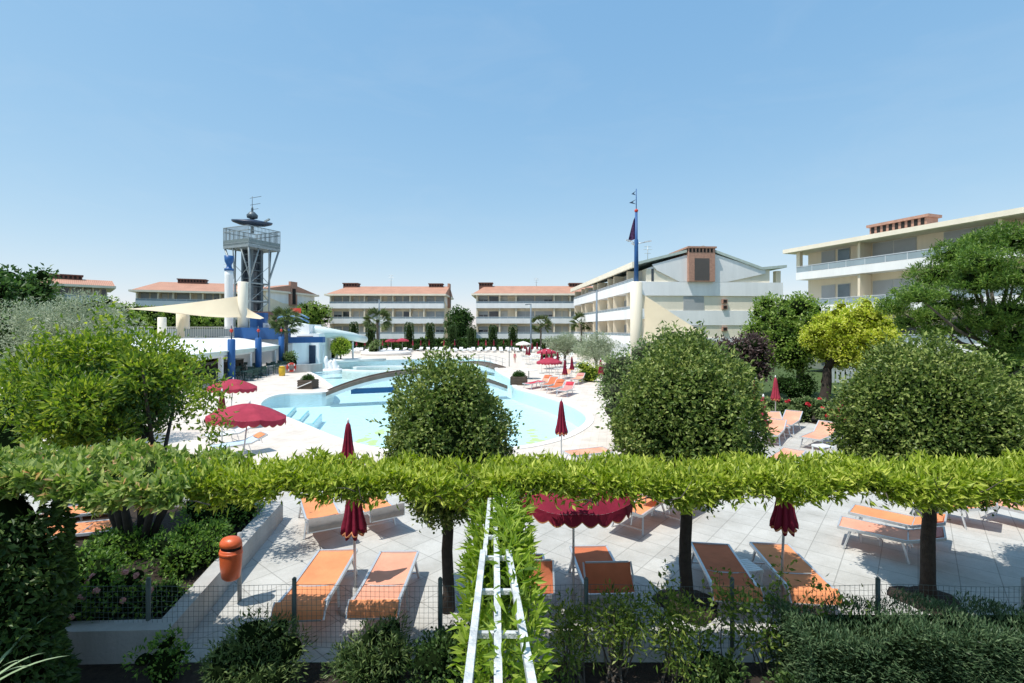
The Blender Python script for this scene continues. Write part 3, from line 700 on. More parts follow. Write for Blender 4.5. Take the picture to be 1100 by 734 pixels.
# blue flagpole with pennants on the right column
p = A(683.5, 303, 50)
t = thing('flagpole', 'blue flagpole with pennants, red ball and furled flag on top of the cream column', 'flagpole', p)
def zf(py): return (303 - py) / F * 50
MB().tube([(0, 0, 0), (0, 0, zf(258)), (0, 0, zf(257)), (0, 0, zf(228))], [.24, .2, .15, .13], 10).tube([(0, 0, zf(228)), (0, 0, zf(203))], .045, 6).build('pole', M['blue'], t)
MB().lathe([(.02, -.2), (.16, -.12), (.2, 0), (.16, .12), (.02, .2)], 12, 0, (0, 0, zf(226.5))).build('ball', M['redplastic'], t)
for py, l in ((208, .5), (217.5, .75)):
    MB().add([(0, 0, zf(py) + .32), (-l, .05, zf(py) - .05), (0, 0, zf(py) - .2), (-l * .5, .02, zf(py) + .02)], [(0, 1, 3), (3, 1, 2)]).build('pennant', M['navy'], t)
fl = MB(); fl.grid(lambda u, v: Vector((-.12 - .62 * u * (.25 + v), .06 * math.sin(7 * u + 4 * v), zf(233) - (zf(233) - zf(257)) * v - .3 * u)), 6, 14)
fl.build('furled_flag', M['flagcloth'], t)
for s, z, l in ((-1, 259, 1.1), (-1, 262.5, .5), (1, 260, 1.5)):
    mb = MB().tube([(0, 0, zf(z + 2)), (s * l * .6, -.1, zf(z + .5))], .05, 6).bar((s * l * .55, -.1, zf(z + .3)), (s * l, -.2, zf(z - .8)), .22, .12); mb.build('lamp', M['alu'], t)

# ------------------------------------------------------------------ bar pavilion with white roof and blue posts
Aq = Vector((-21.2, 32, 0)); Bq = Vector((-24.4, 50.6, 0)); Cq = Vector((-29.8, 53, 0)); Dq = Vector((-37, 36, 0))
t = thing('poolside_bar', 'open poolside bar with white sloping roof, blue posts and upper terrace', 'bar', (0, 0, 0))
def P3(v, z): return (v.x, v.y, z)
mb = MB(); z0, z1 = 2.45, 3.2
mb.add([P3(Aq, z0), P3(Bq, z0), P3(Cq, z1), P3(Dq, z1), P3(Aq, z0 - .14), P3(Bq, z0 - .14), P3(Cq, z1 - .14), P3(Dq, z1 - .14)], [(0, 1, 2, 3), (7, 6, 5, 4), (0, 4, 5, 1), (1, 5, 6, 2), (2, 6, 7, 3), (3, 7, 4, 0)])
mb.build('roof', M['white'], t)
M['fascia'] = plain('pale_green_fascia', (.62, .70, .66), .5, .08, 2); 
dv = (Bq - Aq).normalized(); nv = Vector((dv.y, -dv.x, 0))
MB().bar(P3(Aq + nv * .08, 2.28), P3(Bq + nv * .08, 2.28), .12, .32).bar(P3(Aq + nv * .16, 2.42), P3(Bq + nv * .16, 2.42), .2, .08).build('fascia', M['fascia'], t)
MB().bar(P3(Aq - nv * .05, 2.04), P3(Bq - nv * .05, 2.04), .06, .14).build('awning_valance', M['white'], t)
cp = [G(241, 408), G(275.5, 406), G(303.5, 398)]
for k, s in enumerate((.30, .62, .985)):
    c = Aq.lerp(Bq, s) + nv * .35
    MB().lathe([(.27, 0), (.27, 1.5), (.27, 3.3), (.2, 3.35)], 16, 0, P3(c, 0)).build('post', M['blue'], t)
    c2 = Aq.lerp(Bq, s - .035) - nv * .15
    MB().box(c2.x - .13, c2.x + .13, c2.y - .13, c2.y + .13, 0, 2.3).build('pillar', M['white_wall'], t)
    MB().tube([P3(c, 3.35), P3(c, 4.4)], .05, 6).lathe([(.05, -.15), (.15, 0), (.05, .15)], 8, 1, P3(c, 4.0)).build('post_lamp', [M['navy'], M['redplastic']], t)
back0 = Aq - nv * 7; back1 = Bq - nv * 5.2
mb = MB(); mb.bar(P3(back0, 1.2), P3(back1, 1.2), .25, 2.3); mb.build('back_wall', M['dark_brick'], t)  # dark brick colour stands in for the shade under the bar roof
c0 = Aq.lerp(Bq, .45) - nv * 3.6; c1 = Aq.lerp(Bq, .95) - nv * 3.4
MB().bar(P3(c0, .55), P3(c1, .55), .7, 1.1).bar(P3(c0, 1.13), P3(c1, 1.13), .9, .06, 1).build('counter', [M['wood'], M['door_paint']], t)
MB().bar(P3(Aq.lerp(Bq, .8) - nv * 4.6, 1.3), P3(Aq.lerp(Bq, .93) - nv * 4.6, 1.3), .1, 1.6).build('yellow_panel', plain('warm_panel', (.55, .30, .08), .6, .2, 1), t)  # plain yellow-brown panel at the back of the bar
# terrace block above
mb = MB(); mb.prism([(-46, 50), (-30, 53.2), (-24.3, 53.6), (-24.3, 66), (-46, 66)], 0, 3.0); mb.build('terrace', M['white_wall'], t)
mb = MB()
for a, b_ in (((-46, 49.9), (-38.2, 51.5)), ((-36.9, 51.75), (-30.3, 53.1))):
    a = Vector((*a, 0)); b_ = Vector((*b_, 0)); mb.bar(P3(a, 3.1), P3(b_, 3.1), .15, .3); mb.bar(P3(a, 4.35), P3(b_, 4.35), .08, .07)
    for k in range(40):
        q = a.lerp(b_, k / 39); mb.box(q.x - .02, q.x + .02, q.y - .02, q.y + .02, 3.2, 4.32)
    mb.bar(P3(a, 3.75), P3(b_, 3.75), .02, .85, 1)
mb.build('terrace_railing', [M['white'], M['railglass']], t)
MB().prism([(-30.2, 52.6), (-24.9, 52.9), (-24.9, 54.5), (-30.2, 54.5)], 3.02, 4.3).prism([(-24.89, 53.0), (-21.5, 55), (-21.6, 56), (-24.89, 54.4)], 2.6, 3.25).build('blue_parapet', M['blue'], t)
MB().box(-29.9, -28.2, 55.2, 56, 3.0, 6.0).build('blue_door', M['blue'], t)
MB().box(-30.6, -28.4, 57, 58.5, 3.0, 6.2).build('kiosk', M['dark_brick'], t)
t = thing('signboard', 'white signboard with small dark lettering beside the blue parapet and palm', 'sign', A(289.5, 357, 55))
MB().box(-.72, .72, -.05, .05, 0, 1.05).build('board', M['white'], t)
MB().tube([(0, .06, -4), (0, .06, 0)], .06, 6).build('post', M['steel'], t)
mb = MB()
for k in range(5): mb.box(-.5 + .02 * k, .3 + .05 * (k % 3), -.056, -.051, .2 + .13 * k, .24 + .13 * k)
mb.box(-.08, .12, -.056, -.051, .88, .98); mb.build('lettering', M['navy'], t)
# water slide: pale tube, support block, blue arch frame with red panel
t = thing('water_slide', 'pale green-white water slide tube sloping down in front of the left apartment block', 'slide', A(345, 390, 60) * Vector((1, 1, 0)) if False else (0, 0, 0))
pts = [A(316, 351, 60), A(328, 353.5, 60), A(345, 356.5, 60), A(362, 359.5, 61), A(379, 362, 63), A(392, 365, 66)]
M['slide'] = plain('slide_fibreglass', (.66, .74, .70), .35, .08, 1)
MB().tube(pts, [.62, .66, .66, .62, .55, .45], 14).build('tube', M['slide'], t)
mb = MB()
for q in pts[2:5]: mb.tube([(q.x, q.y, 0), (q.x, q.y, q.z - .6)], .12, 8)
mb.build('support', M['white'], t)
t = thing('pump_house', 'white pump house with dark doorway at the foot of the water slide', 'building', A(322, 390, 58) * Vector((1, 1, 0)) if False else Vector((A(322, 390, 58).x, 58, 0)))
MB().box(-1.9, 2.3, 0, 4, 0, 3.6).box(-1.9, 1.0, 0.3, 4, 3.601, 4.7).build('wall', M['white_wall'], t)
MB().box(.3, 1.9, -.05, -.003, 0, 2.2).build('door', M['navy'], t)
MB().box(-.3, 1.6, -.08, -.003, 2.85, 3.3).build('vent', M['shutter_dark'], t)
MB().tube([(2.6, .6, 0), (2.6, .6, 2.2)], .1, 8).build('downpipe', M['white'], t)
t = thing('slide_tower', 'blue arched steel slide frame with a red panel between the tower and trees', 'slide', Vector((A(308, 390, 64).x, 64, 0)))
mb = MB()
for k in range(4):
    mb.tube([(-2.6 + k * 1.2, 0, 0), (-2.6 + k * 1.2, 0, 5.5)], .09, 6)
for dz in (0, -.5): mb.tube([(-2.7 + 5.6 * u, .4 * math.sin(u * 3), 5.2 + 1.2 * math.sin(PI * (u * .8 + .1)) + dz) for u in [i / 10 for i in range(11)]], .12, 6)
mb.build('frame', plain('blue_grey_paint', (.10, .22, .38), .5, .1, 2), t)
MB().box(.6, 2.0, -.3, -.2, 6.2, 6.9).build('panel', M['redplastic'], t)
# lamp posts
def lamppost(label, px, ytop, d):
    p = A(px, 390, d); p.z = 0; h = H + (HY - ytop) / F * d
    t = thing('lamp_post', label, 'lamp post', p, 0, 'grey lamp posts around the pool')
    MB().tube([(0, 0, 0), (0, 0, h * .5), (0, 0, h)], [.17, .14, .1], 8).build('pole', plain('blue_grey_pole', (.16, .21, .26), .5, .1, 2), t)
    MB().bar((-.7, 0, h - .03), (.1, 0, h + .02), .16, .12).bar((-1.0, 0, h - .08), (-.55, 0, h - .03), .3, .14).build('lamp', M['steel_dark'], t)
lamppost('slim grey lamp post in front of the left rear apartment block', 407.3, 322, 85)
lamppost('slim grey lamp post in front of the right rear apartment block', 570.3, 327, 85)
lamppost('slim grey lamp post before the long balconies of the gabled block', 641, 312, 60)

# ------------------------------------------------------------------ sun loungers
def make_lounger(fab, angle=0.0, hood=None, hoodfab=None, frame='alu', pillow=None, towel=None):
    """head at +x, 1.9 long; hood = tilt of the head shade panel in degrees"""
    t = thing('sun_lounger', None, None, (0, 0, 0))
    hw, z, xb = .31, .37, .32; ca, sa = math.cos(R(angle)), math.sin(R(angle)); lb = .64
    hx, hz = xb + lb * ca, z + lb * sa
    fr = MB()
    for s in (-1, 1):
        y = s * hw
        fr.bar((-.95, y, z), (xb, y, z), .035, .05); fr.bar((xb + .002, y, z), (hx, y, hz), .035, .05)
    fr.bar((-.95, -hw, z), (-.95, hw, z), .035, .05); fr.bar((xb, -hw + .02, z - .02), (xb, hw - .02, z - .02), .03, .03); fr.bar((hx, -hw, hz), (hx, hw, hz), .035, .05)
    if angle > 8: fr.bar((xb + .4 * ca, -hw + .03, z + .4 * sa), (xb + .42, -hw + .03, z - .05), .02, .02); fr.bar((xb + .4 * ca, hw - .03, z + .4 * sa), (xb + .42, hw - .03, z - .05), .02, .02)
    fr.build('frame', M[frame], t)
    se = MB(); se.grid(lambda u, v: Vector((-.93 + u * (xb + .92), -hw + .015 + v * (hw * 2 - .03), z + .012 - .035 * math.sin(PI * v) * (.4 + .6 * math.sin(PI * u)))), 8, 6)
    se.build('seat', M[fab], t)
    ba = MB(); ba.grid(lambda u, v: Vector((xb + .01 + u * (lb - .02) * ca, -hw + .015 + v * (hw * 2 - .03), z + .012 + u * lb * sa - .03 * math.sin(PI * v))), 6, 6)
    ba.build('backrest', M[fab], t)
    for lx, sx in ((-.70, -.14), (.22, .12)):
        for s in (-1, 1):
            MB().bar((lx, s * (hw - .02), z - .02), (lx + sx, s * (hw + .03), 0), .035, .03).build('leg', M[frame], t)
    for lx in (-.80, .305): MB().bar((lx, -hw, .09), (lx, hw, .09), .022, .022).build('crossbar', M[frame], t)
    if hood is not None:
        hd = Vector((-math.cos(R(hood)), 0, math.sin(R(hood)))); b0 = Vector((hx + .02, 0, hz + .05)); l = .42 if hood < 90 else .24
        nn = Vector((hd.z, 0, -hd.x))
        h = MB(); h.grid(lambda u, v: b0 + hd * (u * l) + Vector((0, -hw - .02 + v * (hw * 2 + .04), 0)) - nn * .05 * math.sin(PI * u), 5, 4)
        ho = h.build('sunshade', M[hoodfab or fab], t)
        m2 = MB()
        for s in (-1, 1): m2.bar(b0 + Vector((0, s * (hw + .03), 0)), b0 + hd * l + Vector((0, s * (hw + .03), 0)), .022, .022); m2.bar(b0 + hd * l * .5 + Vector((0, s * (hw + .03), 0)), (xb + .3 * ca, s * (hw + .01), z + .3 * sa), .016, .016)
        m2.bar(b0 + hd * l - Vector((0, hw, 0)), b0 + hd * l + Vector((0, hw, 0)), .02, .02)
        m2.build('sunshade_frame', M[frame], ho)
    if pillow:
        MB().grid(lambda u, v: Vector((hx - .34 * ca + u * .3 * ca, -.24 + v * .48, hz - .34 * sa + u * .3 * sa + .03 + .07 * math.sin(PI * u) ** .5 * math.sin(PI * v) ** .5)), 6, 6).build('pillow', M[pillow], t)
    return t
PROTO = {}
def lounger(label, foot, head, variant, group=None, zref=.38):
    """foot / head: photo pixels of the two ends of the bed surface"""
    a = G(*foot, zref); b = G(*head, zref)
    o = lounger_at(label, (a + b) / 2, math.atan2(b.y - a.y, b.x - a.x), variant, group)
    o.scale.x = min(1.05, max(.74, (b - a).length / 1.9)); return o
def lounger_at(label, c, rz, variant, group=None):
    if variant not in PROTO:
        o = make_lounger(*variant[:1], **dict(variant[1:])); PROTO[variant] = o
    else: o = copy_tree(PROTO[variant])
    o.location = (c[0], c[1], .012); o.rotation_euler = (0, 0, rz)
    return setp(o, label, 'sun lounger', group)
V = lambda fab, **k: (fab, *sorted(k.items()))
NG = 'orange sun loungers on the near paving'
lounger('orange lounger left of the near closed maroon parasol pole, in front of the mesh fence', (363, 592), (324, 652), V('orange', angle=3, hood=228, hoodfab='orange'), NG)
lounger('salmon lounger right of the near closed maroon parasol pole, with its shadow on both halves', (429, 594), (403, 650), V('salmon', angle=3, hood=228, hoodfab='orange'), NG)
lounger('orange lounger behind the near parasol at left, its shade panel folded toward the planter wall', (338, 533), (352, 569), V('orange', angle=17, hood=264, hoodfab='greymesh'), NG)
lounger('orange lounger just right of the near closed parasol canopy, below the hedge', (391, 533), (416, 557), V('orange', angle=17, hood=264, hoodfab='greymesh'), NG)
lounger('orange lounger with parasol shade in its fabric colour beside the trellis, its shade panel turned up', (563, 597), (568, 652), V('rust', angle=12, hood=62, hoodfab='rust'), NG)
lounger('orange lounger, fabric darkened for shade, under the open maroon parasol with its shade panel raised over the head', (632, 588), (656, 643), V('rust', angle=4, hood=46, hoodfab='rust'), NG)
lounger('brown-orange lounger right of the middle round tree, mostly in the tree shadow', (762, 585), (790, 632), V('rust', angle=0, hood=228, hoodfab='orange'), NG)
lounger('bright orange lounger under the closed maroon parasol at right, beside a white slatted table', (826, 585), (872, 634), V('orange', angle=0, hood=228, hoodfab='orange'), NG)
lounger('orange lounger with a pink towel bunched on its head end, right', (902, 561), (1016, 585), V('salmon', angle=17, pillow='pinktowel'), NG)
lounger('orange lounger behind the one with the pink towel, right, partly behind a tree trunk', (915, 547), (1017, 569), V('orange', angle=17, pillow='orange'), NG)
lounger('orange lounger under the hedge at far right, legs and shadow showing', (985, 534), (1062, 549), V('orange', angle=16), NG)
lounger('orange lounger with raised back right of the open maroon parasol', (702, 533), (658, 561), V('orange', angle=24, hood=20, hoodfab='orange'), NG)
lounger('orange lounger behind the raised-back one, close to the middle tree trunk', (745, 527), (700, 548), V('salmon', angle=24), NG)
lounger('long orange lounger at left beyond the planter, nearer of two', (38, 573), (112, 566), V('orange', angle=0), NG)
lounger('orange lounger at left beyond the planter, farther of two', (54, 552), (112, 546), V('orange', angle=0), NG)
lounger('orange lounger half hidden under the hedge at the far right edge', (1075, 541), (1140, 556), V('salmon', angle=16), NG)
# right terrace by the rose bed
RG = 'salmon loungers by the rose bed'
lounger('salmon lounger with lifted back, left of the pair beside the closed parasol and rose bed', (842, 462), (826, 447), V('salmon', angle=26), RG)
lounger('salmon lounger nearest the round tree by the rose bed', (822, 471), (838, 455), V('salmon', angle=24), RG)
lounger('salmon lounger with lifted back by the rose bed, right one of the pair', (838, 458), (856, 447), V('salmon', angle=26), RG)
lounger('salmon lounger alone on the right terrace with white legs, facing left', (864, 474), (896, 461), V('salmon', angle=32), RG)
lounger('salmon lounger end peeping over the hedge between the two right trees', (838, 494), (852, 486), V('salmon', angle=5), RG)
lounger('salmon lounger end over the hedge left of the middle round tree', (618, 487), (645, 484), V('salmon', angle=0), RG)
lounger('orange lounger at the pool edge close to the middle round tree', (641, 415), (662, 409), V('salmon', angle=30), RG)
# poolside group
PG = 'loungers with red towels at the pool edge'
for k, (f, h, v, l) in enumerate([
    ((592, 424), (622, 413), V('pinktowel', angle=34, pillow='redfab'), 'frontmost lounger of the poolside group, red towel on its pillow'),
    ((581, 420), (612, 411), V('rust', angle=36, pillow='rust'), 'second lounger from the front in the poolside group, rust fabric'),
    ((576, 416.5), (604, 408.5), V('rust', angle=38), 'rust lounger in the middle of the poolside group, back raised'),
    ((571, 414), (597, 406), V('salmon', angle=34, pillow='rust'), 'rear lounger of the poolside group, salmon with rust pillow'),
    ((598, 405), (616, 399), V('salmon', angle=32), 'salmon lounger behind the poolside group near the closed parasols'),
    ((610, 410), (630, 404), V('salmon', angle=32, pillow='pinktowel'), 'salmon lounger right behind the poolside group, pink towel'),
    ((563, 413), (584, 409.5), V('redfab', angle=4), 'lounger covered by a red and yellow towel, left end of the poolside group')]):
    lounger(l, f, h, v, PG)
lounger('white lounger in the shade of the large open maroon parasol at left', (228, 481), (284, 472), V('bluefab', angle=18, pillow='orange'), 'white loungers at the left of the pool')
lounger('white lounger behind the large open maroon parasol at left', (222, 469), (268, 462), V('whitefab', angle=14), 'white loungers at the left of the pool')
rnd = random.Random(5)
WG = 'white sun loungers lined up on the far deck'
WL = 'plain white lounger in the long row on the far pool deck'
wv = [V('whitefab', angle=38, frame='white'), V('whitefab', angle=20, frame='white')]
for d, xs in ((88, np.arange(-36, -18, 1.25)), (84, np.arange(-34.5, -19.6, 1.3)), (90, np.arange(-17, 7, 1.25)), (86, np.arange(-14, 4, 1.35))):
    for x in xs:
        lounger_at(WL, (x + rnd.uniform(-.2, .2), d + rnd.uniform(-.4, .4)), R(90 + rnd.uniform(-14, 14)), wv[rnd.random() < .4], WG)
WG2 = 'white sun loungers on the right pool deck'
for (d, x) in [(72, 4), (72, 5.4), (72, 6.8), (72, 8.2), (66, 2.2), (66, 3.6), (66, 5), (66, 6.4), (66, 7.8), (59, 3), (59, 4.4), (59, 5.8), (59, 7.2), (52, 4.6), (52, 6), (52, 7.4), (46, 5.2), (46, 6.5), (46, 7.8), (46, 9), (78, 5.5), (78, 7), (78, 8.4)]:
    lounger_at('white lounger on the bright deck between the pool and the olive trees', (x + rnd.uniform(-.2, .2), d + rnd.uniform(-.6, .6)), R(20 + rnd.uniform(-12, 12)), wv[rnd.random() < .4], WG2)

# ------------------------------------------------------------------ parasols
def make_closed(col='maroon', h=2.05, clen=.95, r=.185):
    t = thing('closed_parasol', None, None)
    MB().tube([(0, 0, 0), (0, 0, h - .05)], .02, 8).build('pole', M['alu'], t)
    prof = [(.022, h), (.05, h - .05), (.075, h - .2), (.105, h - .45), (.14, h - .68), (r, h - clen + .1), (r * 1.02, h - clen)]
    rg = random.Random(3); ph = [rg.uniform(-.12, .12) for _ in range(9)]
    def fn(rr, z, tt, i):
        k = tt / (2 * PI) * 8; w = abs(math.sin(PI * k)); amp = min(1, i / 3) * .42
        zz = z
        if i == 6: zz = z + .07 * (1 - w) + ph[int(k) % 8] * .4
        return rr * (1 - amp * (1 - w) + ph[int(k) % 8] * .6 * min(1, i / 4)), zz
    c = MB().lathe(prof, 64, 0, fn=fn); c.build('canopy', M[col], t)
    MB().lathe([(r * .62, h - clen - .012), (r * .9, h - clen - .02), (r * .98, h - clen + .012), (r * .9, h - clen + .02)], 48, 0, fn=lambda rr, z, tt, i: (rr * (.72 + .28 * abs(math.sin(4 * tt))), z + .05 * (1 - abs(math.sin(4 * tt))))).build('trim', M['trim'], t)
    MB().lathe([(.012, h), (.03, h + .02), (.025, h + .06), (.006, h + .1)], 10).build('finial', M['white'], t)
    MB().lathe([(.24, 0), (.24, .05), (.2, .07), (.04, .09), (.035, .3)], 20).build('base', M['concrete'], t)
    return t
def make_open(col='maroon', r=1.0, h=2.1, drop=.33, tilt=0):
    t = thing('open_parasol', None, None)
    MB().tube([(0, 0, 0), (0, 0, h - .04)], .02, 8).build('pole', M['alu'], t)
    n = 8
    def pt(u, tt):   # u 0 apex .. 1 edge
        k = tt / (2 * PI) * n; w = abs(math.sin(PI * k)); rr = r * u * (1 - .055 * w * u)
        return Vector((rr * math.cos(tt), rr * math.sin(tt), h - drop * (u ** 1.6) - .045 * w * u))
    c = MB(); seg = 64
    c.grid(lambda v, u: pt(u, 2 * PI * v), seg, 10)
    c.build('canopy', M[col], t)
    va = MB()
    def vp(v, s):
        p = pt(1, 2 * PI * v); k = v * n * 3; sc = .10 + .055 * abs(math.sin(PI * k))
        return Vector((p.x * (1 + .01 * s), p.y * (1 + .01 * s), p.z - s * sc))
    va.grid(vp, 192, 2); vo = va.build('valance', M[col], t)
    tr = MB(); tr.grid(lambda v, s: vp(v, 1 + .12 * s) * 1.0, 192, 1); tr.build('trim', M['trim'], vo)
    for k in range(n):
        tt = 2 * PI * k / n
        MB().tube([pt(.02, tt) - Vector((0, 0, .02)), pt(.5, tt) - Vector((0, 0, .03)), pt(.97, tt) - Vector((0, 0, .03))], .008, 5).build('rib', M['alu'], t)
    MB().lathe([(.012, h - .03), (.03, h + .01), (.025, h + .05), (.006, h + .08)], 10).build('finial', M['white'], t)
    MB().lathe([(.24, 0), (.24, .05), (.2, .07), (.04, .09), (.035, .3)], 20).build('base', M['concrete'], t)
    return t
PP = {}
def parasol(label, px, ytop, kind='closed', col='maroon', scale=1.0, tilt=(0, 0), group=None, d=None, rz=0, h=2.05, zs=None):
    key = (kind, col)
    if key not in PP:
        PP[key] = o = make_closed(col) if kind == 'closed' else make_open(col)
    else: o = copy_tree(PP[key])
    d = d or (H - h * scale) * F / (ytop - HY)
    o.location = ((px - CX) / F * d, d, .01); o.scale = (scale, scale, zs or scale); o.rotation_euler = (R(tilt[0]), R(tilt[1]), rz)
    return setp(o, label, 'parasol', group)
CP = 'closed maroon parasols'; OP = 'open maroon parasols'
parasol('nearest closed maroon parasol, between the two near orange loungers', 382, 507, tilt=(0, -1), group=CP, d=7.1)
parasol('closed maroon parasol tip rising over the hedge just left of the left round tree', 374, 455, group=CP, d=10.6)
parasol('closed maroon parasol standing by the pool right of the left round tree', 603, 431, group=CP)
parasol('closed maroon parasol with pole over the bright orange lounger at right', 839, 507, tilt=(0, 2), group=CP, d=7.25)
parasol('closed faded parasol beside the two salmon loungers and the rose bed', 833, 406, col='maroon_faded', group=CP)
parasol('closed faded parasol behind the middle round tree, slim strip showing', 811.5, 408, col='maroon_faded', group=CP)
parasol('closed faded parasol leaning by the edge of the middle round tree', 816, 427, col='maroon_faded', tilt=(0, 3), group=CP)
parasol('closed faded parasol leaning right, at the left edge of the right round tree', 896, 421, col='maroon_faded', tilt=(0, 9), group=CP)
parasol('small closed maroon parasol far behind the rose bed on the lawn', 886, 409, group=CP, d=27, h=1.7)
parasol('closed maroon parasol under the open parasol at left', 238.5, 421, group=CP)
parasol('open maroon parasol with scalloped edge shading the darkened orange loungers near the trellis', 616, 527, 'open', scale=.86, group=OP, d=6.95, zs=1.0)
parasol('large open faded parasol over the white lounger left of the pool', 258, 436.5, 'open', 'maroon_faded', 1.0, (-5, 4), OP)
parasol('open faded parasol in front of the bar, the farther of two at left', 247, 409, 'open', 'maroon_faded', .95, (-2, 3), OP)
parasol('open maroon parasol beside the poolside loungers with closed parasols behind it', 590, 385, 'open', 'maroon_faded', .95, group=OP)
parasol('closed maroon parasol right of the open one by the poolside loungers', 606.8, 388, group=CP, d=32)
parasol('closed maroon parasol behind the poolside group, next to the yellow-green shrub', 614.3, 380, group=CP, d=36)
parasol('closed maroon parasol in front of the purple shrub by the flagpole column', 645.3, 386.5, group=CP)
parasol('open faded parasol with orange below it, far deck by the olive trees', 587, 373, 'open', 'maroon_faded', 1.0, group=OP, d=50)
for k, (px, d) in enumerate([(568.5, 56), (566, 57), (582, 45), (587, 46), (592.5, 45.5), (599, 44), (571.5, 72), (577, 74), (564, 74), (560.5, 76)]):
    parasol('closed maroon parasol in the cluster on the far deck before the olive trees', px, 380, group='closed maroon parasols clustered before the olive trees', d=d, rz=k)
parasol('white open parasol on the far deck', 562, 369, 'open', 'offwhite_canvas', 1.1, group=None, d=72)
for k, px in enumerate([383, 392, 401.5, 411, 417, 428, 443.5, 452, 461, 477, 488.5, 514, 522, 530.5, 541, 549.5]):
    parasol('closed maroon parasol in the row behind the far white loungers', px, 370, group='closed maroon parasols behind the far loungers', d=91 + (k * 7 % 3) * .6, rz=k * .7, col='maroon' if k % 3 else 'maroon_faded')
parasol('open red parasol on the far deck, left of two beside the rear palm', 420.5, 369.5, 'open', 'maroon_faded', 1.15, group=OP, d=87)
parasol('open red parasol on the far deck, right of two beside the rear palm', 432, 369, 'open', 'maroon_faded', 1.2, group=OP, d=87)
parasol('closed dark umbrella standing on the white bar roof terrace behind the lime tree', 166.5, 368, group=None, d=38, h=3.6, col='maroon')
bpy.data.objects
# the last one is black canvas
M['blackcanvas'] = fabric('black_canvas', (.03, .03, .035), .2)
for o in COL.objects:
    if o.get('label', '').startswith('closed dark umbrella'):
        for c in o.children:
            if c.name.startswith(('canopy', 'trim')): c.data = c.data.copy(); c.data.materials[0] = M['blackcanvas']
        o.location.z = 1.4

# ------------------------------------------------------------------ side tables, bin, boxes, bridge, sculpture
def side_table(label, px, py, rz, s=1.0):
    c = G(px, py, .4); t = thing('side_table', label, 'table', (c.x, c.y, .012), rz, 'white slatted side tables')
    mb = MB()
    for k in range(7): mb.box(-.22, .22, -.22 + k * .064, -.22 + k * .064 + .05, .38, .40)
    mb.box(-.23, -.2, -.225, .225, .35, .379).box(.2, .23, -.225, .225, .35, .379)
    mb.build('table_top', M['bluefab'] if False else M['white'], t)
    t.scale = (s, s, s)
    for sx in (-1, 1):
        for sy in (-1, 1): MB().box(sx * .2 - .018, sx * .2 + .018, sy * .19 - .018, sy * .19 + .018, 0, .349).build('leg', M['white'], t)
side_table('white slatted side table between the brown-orange and bright orange loungers', 800, 604, R(12), .85)
side_table('white slatted side table between the two long orange loungers at right', 934, 560, R(-30), .75)
side_table('white side table beside the salmon lounger alone on the right terrace', 884, 479, R(10))
# litter bin on a post
p = G(248, 652)
t = thing('litter_bin', 'faded orange oval litter bin on a grey post beside the planter wall', 'bin', (p.x, p.y, 0.01), R(-15))
MB().tube([(0, .16, 0), (0, .16, 1.02)], .03, 8).build('post', M['galv'], t)
ell = lambda r, z, tt, i: (r * (1 / math.sqrt((math.cos(tt)) ** 2 + (math.sin(tt) / .78) ** 2)), z)
b0 = .40
MB().lathe([(.10, b0), (.135, b0 + .03), (.16, b0 + .2), (.168, b0 + .36), (.165, b0 + .44), (.15, b0 + .45)], 28, 0, fn=ell).build('body', M['orangebin'], t)
MB().lathe([(.166, b0 + .37), (.176, b0 + .375), (.174, b0 + .41), (.166, b0 + .415)], 28, 0, fn=ell).build('rim', M['orangebin'], t)
lid = MB().lathe([(.160, b0 + .495), (.168, b0 + .50), (.164, b0 + .55), (.13, b0 + .60), (.06, b0 + .625), (.01, b0 + .63)], 28, 0, fn=ell)
lid.build('lid', M['orangebin'], t)
MB().lathe([(.145, b0 + .44), (.145, b0 + .51)], 24, 0, fn=ell).build('opening', M['dark'], t)
mb = MB()
for k in range(3):
    a = R(90 + (k - 1) * 70); mb.box(math.cos(a) * .15 - .02, math.cos(a) * .15 + .02, math.sin(a) * .115 - .01, math.sin(a) * .115 + .01, b0 + .44, b0 + .51)
mb.build('hinge', M['orangebin'], t)
# planter boxes
def planter_box(label, px, py, w, h, rope, seed, matn='wood'):
    p = G(px, py); t = thing('planter_box', label, 'planter', p, R(-8))
    mb = MB().box(-w / 2, w / 2, -w * .4, w * .4, 0, h)
    for k in range(4): mb.box(-w / 2 - .02, w / 2 + .02, -w * .4 - .02, w * .4 + .02, h * (k + .12) / 4, h * (k + .8) / 4)
    mb.build('box', M[matn], t)
    f = Fol(); rg = np.random.default_rng(seed); dome(f, (0, 0, h), (w * .42, w * .36, w * .32), 500, .1, .05, rg, bottom=0)
    f.build('shrub', [L_['darkgreen'], L_['core']], t)
    if rope: MB().bar((-w * .5, -w * .46, .1), (w * .5, -w * .46, h * .85), .04, .05).build('rope', M['white'], t)
planter_box('dark planter box with a slanting white rope on the deck left of the pool bridge', 331, 417.5, 1.05, .62, True, 4)
planter_box('dark wooden planter box with low green shrub on the pool edge right of the bridge', 557.5, 413.3, 1.15, .62, False, 5)
